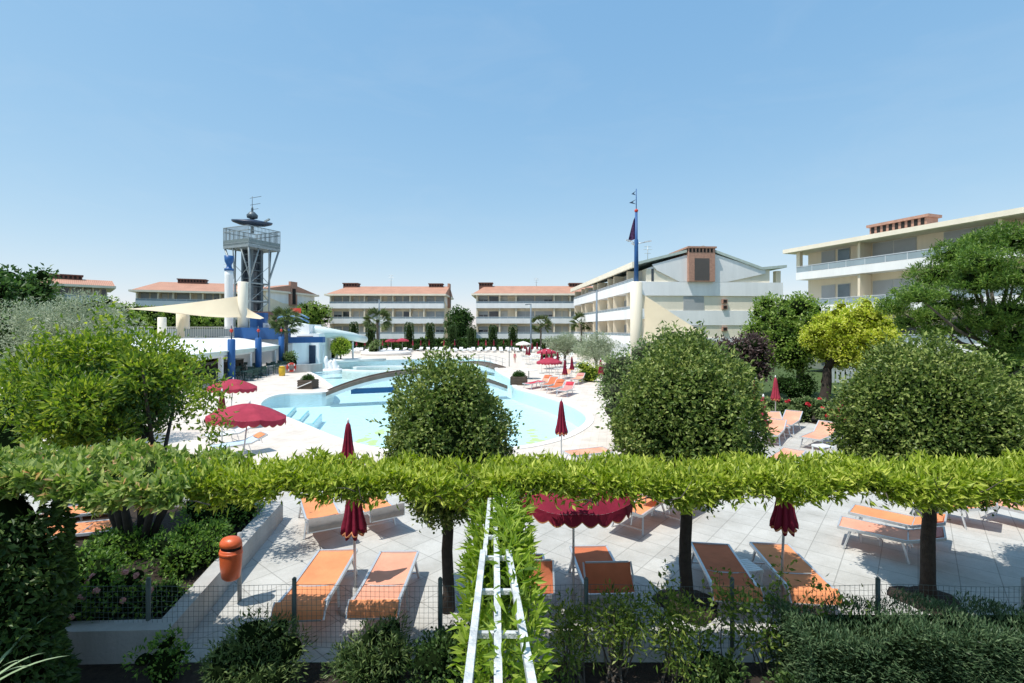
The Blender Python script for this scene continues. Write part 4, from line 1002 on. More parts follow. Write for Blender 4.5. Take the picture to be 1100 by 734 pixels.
# arched footbridges
def bridge(label, a, b, rise, w, n=26, rails=True):
    t = thing('footbridge', label, 'bridge', a, math.atan2(b.y - a.y, b.x - a.x), 'footbridges over the pool'); l = (b - a).length
    z = lambda u: rise * (1 - (2 * u - 1) ** 2)
    for nm, hw, d0, d1, m in (('deck', w / 2 - .09, -.1, 0, 'wood'), ('edge_beam', 0, 0, 0, 'wood')):
        mb = MB()
        if nm == 'deck':
            for i in range(n):
                u, v = i / n, (i + 1) / n
                for zz in ((d0, d1),): mb.add([(u * l, -hw, z(u)), (v * l, -hw, z(v)), (v * l, hw, z(v)), (u * l, hw, z(u)), (u * l, -hw, z(u) - .1), (v * l, -hw, z(v) - .1), (v * l, hw, z(v) - .1), (u * l, hw, z(u) - .1)], [(0, 1, 2, 3), (7, 6, 5, 4)])
        else:
            for s in (-1, 1):
                mb = MB(); y0, y1 = s * (w / 2), s * (w / 2 - .085)
                if y0 > y1: y0, y1 = y1, y0
                for i in range(n):
                    u, v = i / n, (i + 1) / n; q = [(u, y0), (v, y0), (v, y1), (u, y1)]
                    mb.add([(a_ * l, b_, z(a_) + .10) for a_, b_ in q] + [(a_ * l, b_, z(a_) - .15) for a_, b_ in q], [(0, 1, 2, 3), (7, 6, 5, 4), (0, 4, 5, 1), (2, 6, 7, 3)])
                mb.build(nm, M['dark_timber_edge'], t)
        if nm == 'deck': mb.build(nm, M['wood' if nm == 'deck' else 'dark_timber_edge'], t)
    mb = MB()
    for i in range(n):
        u, v = i / n, (i + 1) / n; q = [(u, -w / 2 + .03), (v, -w / 2 + .03), (v, w / 2 - .03), (u, w / 2 - .03)]
        mb.add([(a_ * l, b_, z(a_) - .155) for a_, b_ in q] + [(a_ * l, b_, z(a_) - .36) for a_, b_ in q], [(0, 1, 2, 3), (7, 6, 5, 4), (0, 4, 5, 1), (2, 6, 7, 3)])
    mb.build('soffit', M['white'], t)
    if rails:
        mb = MB()
        for s in (-1, 1):
            y = s * (w / 2 - .02)
            for i in range(0, n + 1, 4): mb.tube([(i / n * l, y, z(i / n)), (i / n * l, y, z(i / n) + .9)], .022, 6)
            for hh in (.9, .5): mb.tube([(i / n * l, y, z(i / n) + hh) for i in range(n + 1)], .016, 6)
        mb.build('handrail', M['steel'], t)
    return t
M['dark_timber_edge'] = plain('weathered_timber_edge', (.17, .13, .105), .8, .3, 2, .3)
bridge('long low arched footbridge with dark timber edge crossing the pool behind the left round tree', G(351, 421.5), G(542, 414.5), 1.25, 1.5, rails=False)
bridge('short dark footbridge with steel handrail farther along the pool', G(498, 389.2), G(537, 395.5), .25, 1.4)
mb = MB(); a = G(372, 421.7); b = G(424, 419.5); mb.bar((a.x, a.y + .9, -.04), (b.x, b.y + .9, -.04), .3, .34)
setp(mb.build('pool_wall', plain('deep_blue_tile', (.015, .12, .30), .3, .15, 2)), 'deep blue low wall in the pool under the arched footbridge', 'pool wall')
# white sculpture in the shallow pool
p = G(357, 397)
t = thing('fountain_sculpture', 'white wavy fountain sculpture standing in the shallow left pool', 'sculpture', (p.x, p.y, -.4))
mb = MB()
for k, (x, hgt, rr) in enumerate([(-.55, 1.75, .30), (-.15, 1.35, .36), (.30, 1.45, .33), (.62, .75, .3)]):
    mb.tube([(x, 0, 0), (x + .05, .05, hgt * .45), (x - .12, 0, hgt * .8), (x - .05 + .1 * (k % 2), 0, hgt)], [rr, rr * .9, rr * .7, rr * .35], 12)
mb.build('figure', M['white'], t); MB().lathe([(1.0, 0), (1.0, .42), (.9, .46)], 20).build('base', M['white'], t)
# spa rim
p = G(418, 396)
mb = MB(); 
for i in range(20):
    a0, a1 = R(-150 + i * 15), R(-150 + (i + 1) * 15)
    for r0, r1, z0, z1 in ((3.0, 3.35, -.9, .06),):
        q = [(r0 * 1.5 * math.cos(a0), r0 * math.sin(a0)), (r0 * 1.5 * math.cos(a1), r0 * math.sin(a1)), (r1 * 1.5 * math.cos(a1), r1 * math.sin(a1)), (r1 * 1.5 * math.cos(a0), r1 * math.sin(a0))]
        mb.add([(p.x + x, p.y + y, z1) for x, y in q] + [(p.x + x, p.y + y, z0) for x, y in q], [(0, 1, 2, 3), (0, 3, 7, 4), (1, 5, 6, 2), (0, 4, 5, 1), (3, 2, 6, 7)])
setp(mb.build('spa_rim', M['coping']), 'curved white rim of the round spa within the far pool', 'pool rim')
# bar tables and chairs
def make_chair():
    t = thing('bar_chair', None, None)
    MB().box(-.22, .22, -.22, .22, .43, .46).build('seat', M['greenmetal'], t)
    b = MB().box(-.22, .22, .2, .23, .62, .9)
    for s in (-1, 1): b.box(s * .2 - .02, s * .2 + .02, .2, .228, .46, .62); b.bar((s * .22, -.2, .66), (s * .22, .2, .66), .03, .03); b.bar((s * .22, -.2, .46), (s * .22, -.2, .66), .025, .025)
    b.build('backrest', M['greenmetal'], t)
    for sx in (-1, 1):
        for sy in (-1, 1): MB().bar((sx * .19, sy * .19, .43), (sx * .23, sy * .23, 0), .03, .03).build('leg', M['greenmetal'], t)
    return t
ch0 = make_chair(); used = [False]; rnd = random.Random(8)
def make_table():
    t = thing('bar_table', None, None)
    MB().lathe([(.5, .70), (.52, .715), (.5, .73)], 24).build('table_top', M['greenmetal'], t)
    MB().tube([(0, 0, 0), (0, 0, .7)], .035, 8).lathe([(.28, 0), (.26, .04), (.05, .08)], 14).build('pedestal', M['greenmetal'], t)
    return t
tb0 = make_table(); first = True
for k, s in enumerate((.36, .47, .58, .70, .81, .92)):
    for off in (.9, -1.5):
        if off < 0 and k % 2: continue
        c = Aq.lerp(Bq, s) + nv * off
        if first: tb = tb0; c_ = ch0
        else: tb = copy_tree(tb0)
        tb.location = (c.x, c.y, .01); setp(tb, 'round green table outside the bar among the green chairs' if off > 0 else 'round green table in the shade under the bar roof', 'table', 'green tables at the bar, outside' if off > 0 else 'green tables under the bar roof')
        for j in range(4):
            a = R(45 + 90 * j + rnd.uniform(-20, 20)); c_ = ch0 if first else copy_tree(ch0); first = False
            c_.location = (c.x + .72 * math.cos(a), c.y + .72 * math.sin(a), .01); c_.rotation_euler = (0, 0, a - PI / 2)
            setp(c_, 'green garden chair at a table outside the bar' if off > 0 else 'green garden chair at a shaded table under the bar roof', 'chair', 'green chairs at the bar, outside' if off > 0 else 'green chairs under the bar roof')
# lifebuoy, yellow bin, low wall by the bar
p = G(313, 401); t = thing('low_wall', 'low pale wall with plants at the far corner of the bar', 'wall', (p.x, p.y + .4, 0), R(30))
MB().box(-2.2, 2.6, -.15, .15, 0, .75).build('wall', M['concrete'], t)
t = thing('lifebuoy', 'orange lifebuoy hung on the low wall by the bar', 'lifebuoy', (p.x, p.y, .55), R(30))
mb = MB(); mb.grid(lambda u, v: Vector(((.34 + .1 * math.cos(2 * PI * v)) * math.cos(2 * PI * u), .1 * math.sin(2 * PI * v), (.34 + .1 * math.cos(2 * PI * v)) * math.sin(2 * PI * u))), 24, 10)
mb.build('ring', M['redplastic'], t)
mb = MB()
for k in range(4):
    a = R(45 + 90 * k); mb.bar((.34 * math.cos(a) - .05, -.11, .34 * math.sin(a)), (.34 * math.cos(a) + .05, -.11, .34 * math.sin(a)), .02, .2)
mb.build('band', M['white'], t)
p = G(303, 404); t = thing('yellow_bin', 'yellow round bin at the foot of the right blue post', 'bin', p)
MB().lathe([(.24, 0), (.27, .3), (.27, .7), (.24, .74)], 16).build('body', M['yellow'], t); MB().lathe([(.28, .745), (.2, .84), (.05, .88)], 16).build('lid', M['yellow'], t)
# shower pole and small white table on the right deck
p = G(547, 394); t = thing('pool_shower', 'slim grey pool shower post on the deck beside the far pool edge', 'shower', p)
MB().tube([(0, 0, 0), (0, 0, 2.0), (.1, 0, 2.1), (.3, 0, 2.1)], .045, 8).build('post', M['steel'], t); MB().lathe([(.12, 1.98), (.12, 2.02), (.03, 2.09)], 10, 0, (.3, 0, 0)).build('shower_head', M['steel'], t)
p = G(568, 407); t = thing('deck_table', 'white round table on the bright deck behind the wooden planter box', 'table', p)
MB().lathe([(.75, .71), (.78, .73), (.75, .75)], 24).build('table_top', M['offwhite_canvas'], t); MB().tube([(0, 0, 0), (0, 0, .71)], .04, 8).lathe([(.35, 0), (.3, .04), (.05, .07)], 14).build('pedestal', M['steel'], t)
# swimmer standing at the far pool edge
def person(label, loc, rz, hgt, cloth):
    k = hgt / 1.7
    J = {'pel': (0, 0, .92), 'wst': (0, 0, 1.08), 'chs': (0, .0, 1.3), 'nck': (0, 0, 1.46), 'hd0': (0, -.01, 1.54), 'hd': (0, -.02, 1.62), 'hdt': (0, -.01, 1.69)}
    vs = list(J.values()); idx = {n_: i for i, n_ in enumerate(J)}
    rad = [.135, .115, .13, .05, .06, .095, .06]; ed = [(i, i + 1) for i in range(6)]
    def chain(root, pts, rr):
        p_ = idx[root]
        for q, r_ in zip(pts, rr): vs.append(q); rad.append(r_); ed.append((p_, len(vs) - 1)); p_ = len(vs) - 1
    for s in (-1, 1):
        chain('pel', [(s * .09, 0, .84), (s * .105, -.02, .48), (s * .11, .0, .10), (s * .115, -.12, .035)], [.09, .06, .042, .035])
        chain('chs', [(s * .18, 0, 1.38), (s * .24, .02, 1.1), (s * .25, -.08, .86), (s * .25, -.12, .77)], [.055, .042, .033, .028])
    me = bpy.data.meshes.new('person'); me.from_pydata([tuple(c * k for c in v) for v in vs], ed, [])
    o = bpy.data.objects.new('person', me); COL.objects.link(o); o.location = loc; o.rotation_euler = (0, 0, rz)
    sk = o.modifiers.new('s', 'SKIN'); 
    for i, r_ in enumerate(rad): me.skin_vertices[0].data[i].radius = (r_ * k, r_ * k * .85)
    me.skin_vertices[0].data[0].use_root = True
    sb = o.modifiers.new('ss', 'SUBSURF'); sb.levels = sb.render_levels = 1
    me.materials.append(M['skin']); setp(o, label, 'person')
    MB().lathe([(.145 * k, .84 * k), (.16 * k, .95 * k), (.14 * k, 1.08 * k), (.16 * k, 1.26 * k), (.13 * k, 1.38 * k), (.06 * k, 1.42 * k)], 16, fn=lambda r_, z_, tt, i: (r_ * (1 - .14 * abs(math.sin(tt))), z_)).build('swimsuit', M[cloth], o)
    MB().lathe([(.07 * k, 1.56 * k), (.112 * k, 1.63 * k), (.10 * k, 1.70 * k), (.04 * k, 1.745 * k)], 12, 0, (0, .02 * k, 0)).build('hair', M['hair'], o)
    return o
person('person in pink swimwear standing on the deck at the far right edge of the pool', G(553, 390), R(30), 1.35, 'pinkcloth')

# ------------------------------------------------------------------ round clipped trees behind the hedge
def ball_tree(label, px, d, rx, ztop, zbot, n, seed, trunk=.095, amp=.08, lean=0):
    n = int(n * 2.1)
    rg = np.random.default_rng(seed); rnd = random.Random(seed)
    x = (px - CX) / F * d; t = thing('round_tree', label, 'tree', (x, d, 0), 0, 'clipped round trees behind the hedge')
    zc = zbot + (ztop - zbot) * .42
    f = Fol(); ph = rg.random(6) * 6.28
    d_ = rdirs(rg, n); up = d_[:, 2] > 0
    R3 = np.where(up[:, None], np.array([[rx, rx, ztop - zc]]), np.array([[rx * .97, rx * .97, zc - zbot]]))
    k = bumpy(d_, ph, amp, 3.2) * bumpy(d_, ph[::-1], amp * .75, 8)
    tt = 1 - .22 * rg.random(n) ** 1.7; wild = rg.random(n) < .035; tt = np.where(wild, 1.02 + .10 * rg.random(n), tt)
    P = np.array([lean, 0, zc]) + d_ * R3 * (k * tt)[:, None]
    f.leaves(P, d_, .064, .036, rg, 1.15, .15, curl=.25)
    # free shoots
    for j in range(26):
        q = rdirs(rg, 1)[0]
        if q[2] < -.3: continue
        b = np.array([lean, 0, zc]) + q * np.array([rx, rx, ztop - zc]) * .97; m = 9; s = np.linspace(0, .16 + .18 * rg.random(), m)[:, None]
        dr = unit(q + np.array([0, 0, .5]) + rg.normal(size=3) * .3)
        f.leaves(b + s * dr, np.repeat(dr[None], m, 0), .08, .036, rg, .8, .2)
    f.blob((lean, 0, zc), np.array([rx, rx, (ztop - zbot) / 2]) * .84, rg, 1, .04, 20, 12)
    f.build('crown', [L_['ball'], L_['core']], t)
    mb = MB(); trunk_mesh(mb, (0, 0, -.02), (lean * .5, 0, zc), trunk, trunk * .78, rnd, 12, 8, .018, 1.25)
    for k in range(5):
        a = k * 1.26; mb.tube([(0, 0, zbot - .05), (.35 * math.cos(a) * rx, .35 * math.sin(a) * rx, zc)], [trunk * .5, trunk * .2], 7)
    mb.build('trunk', M['bark'], t)
ball_tree('small clipped round tree standing before the pool, left of the three by the hedge', 481, 7.05, .88, 3.66, 1.42, 11000, 11, .088, .12, -.0)
ball_tree('clipped round tree in the middle, before the white gable, trunk above the darkened orange loungers', 737, 7.2, .99, 3.96, 1.55, 14000, 12, .095, .10)
ball_tree('widest clipped round tree at right with its round shadow on the paving', 997, 7.3, 1.16, 3.88, 1.55, 16000, 13, .10, .09)
ball_tree('clipped round tree cut off by the right edge of the picture', 1172, 7.3, 1.15, 3.55, 1.5, 9000, 14, .095)

for px_, d_ in ((990 + 7, 7.3), (739, 7.2)):
    setp(MB().lathe([(.46, 0), (.4, .03), (.15, .06)], 20, 0, ((px_ - CX) / F * d_, d_, .011), fn=lambda r_, z, tt, i: (r_ * (1 + .12 * math.sin(3 * tt) + .06 * math.sin(7 * tt)), z)).build('soil', M['soil']), kind='structure')
# ------------------------------------------------------------------ long clipped hedge on the pergola
def hedge_leaves(f, x0, x1, y0, y1, z0, z1, n, L, W, rg, spread=.75, fx=None):
    q = rg.random((n, 3)); P = np.stack([x0 + (x1 - x0) * q[:, 0], y0 + (y1 - y0) * q[:, 1], z0 + (z1 - z0) * q[:, 2]], 1)
    face = rg.random(n); D = np.zeros((n, 3))
    inset = .15 * rg.random(n) ** 1.3
    top = face < .48; fr = (face >= .48) & (face < .78); bo = (face >= .78) & (face < .93); bk = face >= .93
    P[top, 2] = z1 - inset[top]; D[top] = (0, -.15, 1)
    P[fr, 1] = y0 + inset[fr]; D[fr] = (0, -1, .25)
    P[bo, 2] = z0 + inset[bo]; D[bo] = (0, -.2, -1)
    P[bk, 1] = y1 - inset[bk]; D[bk] = (0, 1, .2)
    w1 = .03 * np.sin(P[:, 0] * 23 + P[:, 1] * 17) + .04 * np.sin(P[:, 0] * 2.3) + .05 * np.sin(P[:, 0] * 5.1 + 1) + .035 * np.sin(P[:, 0] * 11 + P[:, 1] * 9)
    P[:, 2] += w1 * np.where(bo, 1.3, .8); P[:, 1] += .06 * np.sin(P[:, 0] * 3.7) * np.where(fr, 1, 0)
    if fx is not None: P[:, 2] += fx(P[:, 0])
    f.leaves(P, D, L, W, rg, spread, .25)
    return P
rg = np.random.default_rng(21)
t = thing('long_hedge', 'bright green clipped hedge trained along the pergola across the whole view', 'hedge', (0, 0, 0))
f = Fol(); hedge_leaves(f, -4.2, 7.6, 5.15, 5.95, 2.28, 2.50, 36000, .092, .031, rg, 1.15)
n = 1500; P = np.stack([rg.uniform(-4, 7.5, n), rg.uniform(5.2, 5.9, n), rg.uniform(2.46, 2.55, n)], 1); f.leaves(P, np.tile([[0, 0, 1.]], (n, 1)), .10, .03, rg, .8, .3)
n = 450; P = np.stack([rg.uniform(-4, 7.5, n), rg.uniform(5.15, 5.5, n), rg.uniform(2.22, 2.30, n)], 1); f.leaves(P, np.tile([[0, -1, -.4]], (n, 1)), .08, .028, rg, .9, .1)
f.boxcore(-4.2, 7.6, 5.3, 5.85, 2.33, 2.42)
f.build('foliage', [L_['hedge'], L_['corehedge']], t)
mb = MB()
for y in (5.4, 5.75): mb.bar((-5.8, y, 2.34), (7.6, y, 2.34), .05, .04)
mb.build('support_rail', M['trellis'], t)
mb = MB(); rnd = random.Random(77)
for k in range(150):
    x = rnd.uniform(-4, 7.4); y = rnd.uniform(5.1, 5.8); z = rnd.uniform(2.22, 2.4); dx = rnd.uniform(-.25, .25)
    mb.tube([(x, y, z), (x + dx * .5, y - .06, z + .06), (x + dx, y - rnd.uniform(0, .2), z + rnd.uniform(.0, .22))], [.008, .006, .003], 5)
setp(mb.build('twigs', M['bark_pale'], t), kind='stuff')
# pink tipped part at left and the dark column below it
t = thing('pink_tipped_hedge', 'dull green hedge end with pink young leaves at left, joined to the bright hedge', 'hedge', (0, 0, 0))
f = Fol(); rg = np.random.default_rng(22)
hedge_leaves(f, -6.6, -3.35, 4.8, 6.2, 2.34, 2.55, 8600, .10, .050, rg, 1.2, lambda x: np.clip((-3.9 - x) * .03, -.05, .04))
f.boxcore(-6.6, -3.6, 4.95, 6.1, 2.42, 2.52)
f.build('foliage', [L_['pinkhedge'], L_['core']], t)
t = thing('hedge_column', 'dark shaded leafy column holding up the hedge at the left edge', 'hedge', (-5.35, 5.0, 0))
f = Fol(); rg = np.random.default_rng(23); n = 8000
zz = rg.random(n) * 2.3; an = rg.random(n) * 2 * PI; rad = .60 * (1 - .12 * rg.random(n) ** 2) * (1 + .09 * np.sin(zz * 4 + an * 3) + .05 * np.sin(zz * 9 + an * 5)) * (1 + .1 * (zz < .5))
D = np.stack([np.cos(an), np.sin(an), np.full(n, .1)], 1); P = np.stack([np.cos(an) * rad, np.sin(an) * rad * .8, zz], 1)
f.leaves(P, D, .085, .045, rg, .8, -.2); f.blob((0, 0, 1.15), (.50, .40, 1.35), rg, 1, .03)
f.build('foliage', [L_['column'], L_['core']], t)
# central trellis arm coming toward the viewer
t = thing('pergola_arm', 'white weathered three-rail timber trellis arm running from the hedge toward the viewer', 'trellis', (0, 0, 0))
zq = 2.36
def A3(px, py): return G(px, py, zq)
ends = {}
for nm, a, b in (('l', (519, 594), (505, 716)), ('m', (533.5, 594), (535, 722)), ('r', (546, 594), (568, 716))):
    p, q = A3(*a), A3(*b); q2 = p + (q - p) * 1.75
    MB().bar(p, q2, .042, .05).build('rail', M['trellis'], t)
for sx_ in (-.17, .17): MB().bar((sx_, 1.25, 0), (sx_, 1.25, 2.33), .06, .06).build('post', M['trellis'], t)
for a, b in (((526, 532), (520.5, 593)), ((531.5, 532), (533, 593))):
    MB().bar(A3(*a) - Vector((0, 0, .045)), A3(*b) - Vector((0, 0, .045)), .036, .04).build('rail', M['trellis'], t)
for l, r in (((517.5, 594), (547, 594)), ((515, 629), (552, 629)), ((510, 674), (560, 674)), ((524, 553), (533, 553)), ((522, 572), (534, 572))):
    MB().bar(A3(*l) - Vector((0, 0, .042)), A3(*r) - Vector((0, 0, .042)), .028, .03).build('crossbar', M['trellis'], t)
t = thing('climbing_plant', 'bright long-leaved climber growing around the white trellis arm', 'climber', (0, 0, 0))
f = Fol(); rg = np.random.default_rng(24)
def arm(n, y0, y1, xl, xr, zl, zh, L=.10, W=.028):
    y = rg.uniform(y0, y1, n); u = rg.random(n)
    x = xl(y) + (xr(y) - xl(y)) * u; z = zl(y) + (zh(y) - zl(y)) * rg.random(n) ** .8
    P = np.stack([x, y, z], 1); D = np.stack([(u - .5) * 2, np.full(n, -.4), np.full(n, .5)], 1)
    f.leaves(P, D, L, W, rg, .8, .35)
c = lambda v: (lambda y: np.full_like(y, v))
arm(2900, 3.7, 5.25, lambda y: -.38 + 0 * y, lambda y: .16 + 0 * y, lambda y: 1.55 + 0 * y, lambda y: 2.30 + 0 * y)
arm(130, 3.0, 3.7, lambda y: -.36 + 0 * y, lambda y: -.16 + 0 * y, lambda y: 1.6 + 0 * y, lambda y: 2.25 + 0 * y)
arm(360, 2.7, 3.7, lambda y: .06 + 0 * y, lambda y: .19 + 0 * y, lambda y: 1.5 + 0 * y, lambda y: 2.28 + 0 * y)
arm(1500, 3.2, 4.9, lambda y: -.3 + 0 * y, lambda y: .12 + 0 * y, lambda y: 1.0 + 0 * y, lambda y: 1.9 + 0 * y)
arm(160, 2.4, 4.6, lambda y: -.10 + 0 * y, lambda y: .08 + 0 * y, lambda y: 2.36 + 0 * y, lambda y: 2.42 + 0 * y)
arm(230, 4.0, 5.25, lambda y: -.16 + 0 * y, lambda y: .02 + 0 * y, lambda y: 2.34 + 0 * y, lambda y: 2.43 + 0 * y)
f.boxcore(-.24, .10, 3.9, 5.2, 1.9, 2.18)
f.build('foliage', [L_['climber'], L_['corehedge']], t)
mb = MB(); rnd = random.Random(3)
for k in range(9):
    y = 2.3 + k * .32; x = rnd.uniform(-.2, .15); mb.tube([(x, y, .0), (x + rnd.uniform(-.1, .1), y + .1, 1.1), (x + rnd.uniform(-.15, .15), y, 2.2)], [.012, .010, .005], 5)
mb.build('stem', M['bark_pale'], t)

# ------------------------------------------------------------------ left multi-stemmed tree in the planter
rg = np.random.default_rng(31); rnd = random.Random(31)
b = Vector((-6.5, 8.4, .3)); t = thing('lime_tree_shrub', 'loose yellow-green multi-stemmed tree rising from the planter above the hedge at left', 'tree', b)
f = Fol(); cc = A(118, 424, 8.6) - b
C, rr = lumps(f, cc, (1.45, 1.2, 1.02), 50, .38, 14000, .115, .045, rg, core=.0, spread=.9, shell=.95, up=.5, flatten=.75)
for px, py in ((117, 350), (60, 372), (48, 370), (200, 382), (222, 405), (215, 425), (230, 430), (20, 415), (140, 372), (170, 375), (90, 374), (228, 460), (30, 440)):
    q = np.array(A(px, py, 8.6 + rnd.uniform(-.5, .5)) - b); m = 150
    f.leaves(q + rg.normal(size=(m, 3)) * np.array([.16, .16, .15]), rdirs(rg, m), .10, .042, rg, .6, .6)
n = 7000; q = rdirs(rg, n) * rg.random((n, 1)) ** .5 * np.array([1.25, .95, .72]); f.leaves(np.array(cc) + np.array([0, 0, -.12]) + q, rdirs(rg, n), .10, .042, rg, .9, .3, mi=1)  # inner leaves in a darker green imitate the shade inside the crown
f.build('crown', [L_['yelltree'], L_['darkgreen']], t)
mb = MB()
for k in range(8):
    a = k * .785; x0 = .10 * math.cos(a) * 1.6; y0 = .10 * math.sin(a)
    e = Vector(C[k * 7]); mb.tube([(x0, y0, -.05), (x0 * 3 + rnd.uniform(-.1, .1), y0 * 2, .75), (x0 * 4 + rnd.uniform(-.1, .1), y0 * 3, 1.35), e], [.065, .055, .045, .015], 8)
mb.build('trunk', M['bark'], t)

# ------------------------------------------------------------------ planter with shrubs and roses
t = thing('concrete_planter', 'long low concrete planter with wide pale coping at left', 'planter', (0, 0, 0))
pa, pb, pc, pd = Vector((-4.22, 5.95)), Vector((-4.92, 10.4)), Vector((-9.6, 10.9)), Vector((-9.6, 5.75))
def wall(p, q, th, h):
    d = (q - p).normalized(); nl = Vector((-d.y, d.x))
    return [(p.x, p.y), (q.x, q.y), (q.x + nl.x * th, q.y + nl.y * th), (p.x + nl.x * th, p.y + nl.y * th)], h
ip = [pa + Vector((-.25, .22)), pb + Vector((-.25, -.25)), pc + Vector((.2, -.22)), pd + Vector((.2, .22))]
op = [pa, pb, pc, pd]; mb = MB()
vs = [(*v, z) for z in (0, .41) for v in op] + [(*v, z) for z in (.41, .2) for v in ip]
fs = []
for i in range(4):
    j = (i + 1) % 4; fs += [(i, j, 4 + j, 4 + i), (4 + i, 4 + j, 8 + j, 8 + i), (8 + i, 8 + j, 12 + j, 12 + i)]
mb.add(vs, fs)
M['panelled'] = tilemat('concrete_blocks', (.52, .51, .48), (.28, .27, .25), .8, R(9), .06, .006)
mb.build('wall', M['concrete'], t)
MB().add([(*v, .28) for v in ip], [(0, 1, 2, 3)]).build('soil', M['soil'], t)
def bush(name, label, c, r, n, L, W, leaf, seed, cat='shrub', group=None, k=14, lr=None, core='core', corek=.55, stems=0, flowers=None, shell=.8):
    rg = np.random.default_rng(seed); rnd = random.Random(seed)
    t = thing(name, label, cat, (c[0], c[1], c[2]), 0, group); f = Fol()
    lr = lr or min(r) * .55
    C, rr = lumps(f, (0, 0, r[2] * .55), (r[0], r[1], r[2] * .5), k, lr, n, L, W, rg, shell=shell, core=corek, flatten=.85)
    if corek: f.blob((0, 0, r[2] * .38), (r[0] * .55, r[1] * .55, r[2] * .38), rg, 1, .1)
    f.build('foliage', [L_[leaf], L_[core]], t)
    if stems:
        mb = MB()
        for i in range(stems):
            e = C[i % k]; mb.tube([(rnd.uniform(-.4, .4) * r[0], rnd.uniform(-.4, .4) * r[1], 0), (e[0] * .8, e[1] * .8, e[2] * .5), tuple(e)], [.012, .010, .005], 5)
        mb.build('stem', M['bark_pale'], t)
    if flowers:
        mname, cnt, sz = flowers
        for i in range(cnt):
            q = rdirs(rg, 1)[0]; q[2] = abs(q[2]); q[1] = -abs(q[1]) * .8
            p = np.array([0, 0, r[2] * .55]) + q * np.array([r[0], r[1], r[2] * .62]) * .98
            mb = MB(); 
            for kk in range(9):
                dd = unit(rg.normal(size=3) + q); a = unit(np.cross(dd, rg.normal(size=3))); b_ = np.cross(dd, a)
                o = p + dd * sz * .35; mb.add([o - a * sz * .4 - b_ * sz * .4, o + a * sz * .4 - b_ * sz * .4, o + a * sz * .45 + b_ * sz * .4 + dd * sz * .2, o - a * sz * .45 + b_ * sz * .4 + dd * sz * .2], [(0, 1, 2, 3)])
            mb.build('flower', L_[mname], t)
    return t
PLG = 'low shrubs in the concrete planter'
bush('low_shrub', 'sunlit low shrub at the far end of the planter near the pale coping', (-5.55, 9.3, .28), (.62, .75, .62), 2600, .062, .030, 'planter', 41, group=PLG)
bush('low_shrub', 'dark low shrub in the planter beside the orange bin', (-5.25, 7.9, .28), (.62, .85, .46), 3600, .062, .030, 'planter', 42, group=PLG)
bush('low_shrub', 'broad low shrub beneath the tree stems in the middle of the planter', (-6.6, 8.3, .28), (.95, .8, .38), 3600, .062, .030, 'planter', 43, group=PLG)
bush('low_shrub', 'bright-edged low shrub in the planter next to the dark hedge column', (-6.5, 6.9, .28), (.85, .6, .52), 3800, .062, .032, 'planter', 44, group=PLG)
bush('rose_bush', 'rose bush with pink blooms in the front of the planter, before the bin', (-5.25, 6.5, .28), (.48, .4, .55), 1500, .06, .034, 'planter', 45, cat='rose bush', flowers=('rose', 9, .055), group='rose bushes in the planter')
bush('rose_bush', 'low rose bush with pale pink blooms at the front left corner of the planter', (-5.75, 6.25, .28), (.4, .3, .38), 1100, .06, .034, 'planter', 46, cat='rose bush', flowers=('rose', 7, .055), group='rose bushes in the planter')
bush('low_shrub', 'thin low shrub at the front corner of the planter behind a fence post', (-4.75, 6.6, .28), (.32, .35, .30), 700, .055, .028, 'planter', 47, group=PLG)

# ------------------------------------------------------------------ wire fence
t = thing('wire_fence', 'low green wire mesh fence on posts between the flower bed and the paving', 'fence', (0, 0, 0))
FD = 6.12
mb = MB(); rnd = random.Random(2)
yy = lambda x: FD + .02 * math.sin(x * 1.7) - (.0 if x > -3 else .12 * 0)
z0, z1 = .08, .86
k = 0; x = -7.5
while x < 9.0:
    mb.bar((x, yy(x), z0), (x + .012 * math.sin(x * 9), yy(x) + .02 * math.sin(x * 3), z1), .0028, .0028); x += .062
for i in range(13):
    z = z0 + (z1 - z0) * i / 12; pts = [(-7.5 + 16.5 * j / 60, yy(-7.5 + 16.5 * j / 60) - .003, z + .008 * math.sin(j * .9 + i * .4)) for j in range(61)]
    for p, q in zip(pts[:-1], pts[1:]): mb.bar(p, q, .0024 if 0 < i < 12 else .006, .0024)
mb.build('wire_mesh', M['wire'], t)
for j in range(9):
    x = (157 + 157.5 * j - 157 - CX) / F * FD
    gv = j == 7
    mb = MB().tube([(x, FD + .03, 0), (x, FD + .03, .93)], .028, 8); mb.tube([(x, FD + .03, .93), (x, FD + .03, .95)], [.03, .015], 8); mb.build('post', M['galv' if gv else 'fence'], t)

# ------------------------------------------------------------------ plants in the bed nearest the viewer
BG = 'shrubs in front of the wire fence'
bush('feathery_shrub', 'dark feathery conifer-like shrub before the fence, under the left orange lounger', A(283, 734, 5.45) * Vector((1, 1, 0)) if False else (-2.85, 5.45, 0), (.52, .40, .72), 7500, .075, .016, 'feather', 51, group=BG, k=26, lr=.24, shell=.9)
bush('feathery_shrub', 'dark feathery shrub before the fence, right of the other feathery one', (-1.50, 5.5, 0), (.40, .36, .68), 5800, .075, .016, 'feather', 52, group=BG, k=22, lr=.22, shell=.9)
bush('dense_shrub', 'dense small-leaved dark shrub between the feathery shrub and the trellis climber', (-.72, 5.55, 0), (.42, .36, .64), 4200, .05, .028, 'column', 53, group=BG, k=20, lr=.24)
bush('nandina', 'bamboo-like shrub with reddish tips left of the two beside the trellis, darkened orange lounger behind', (.72, 5.6, 0), (.32, .28, 1.0), 1150, .075, .022, 'nandina', 54, group=BG, k=16, lr=.19, core='core', corek=0, stems=14)
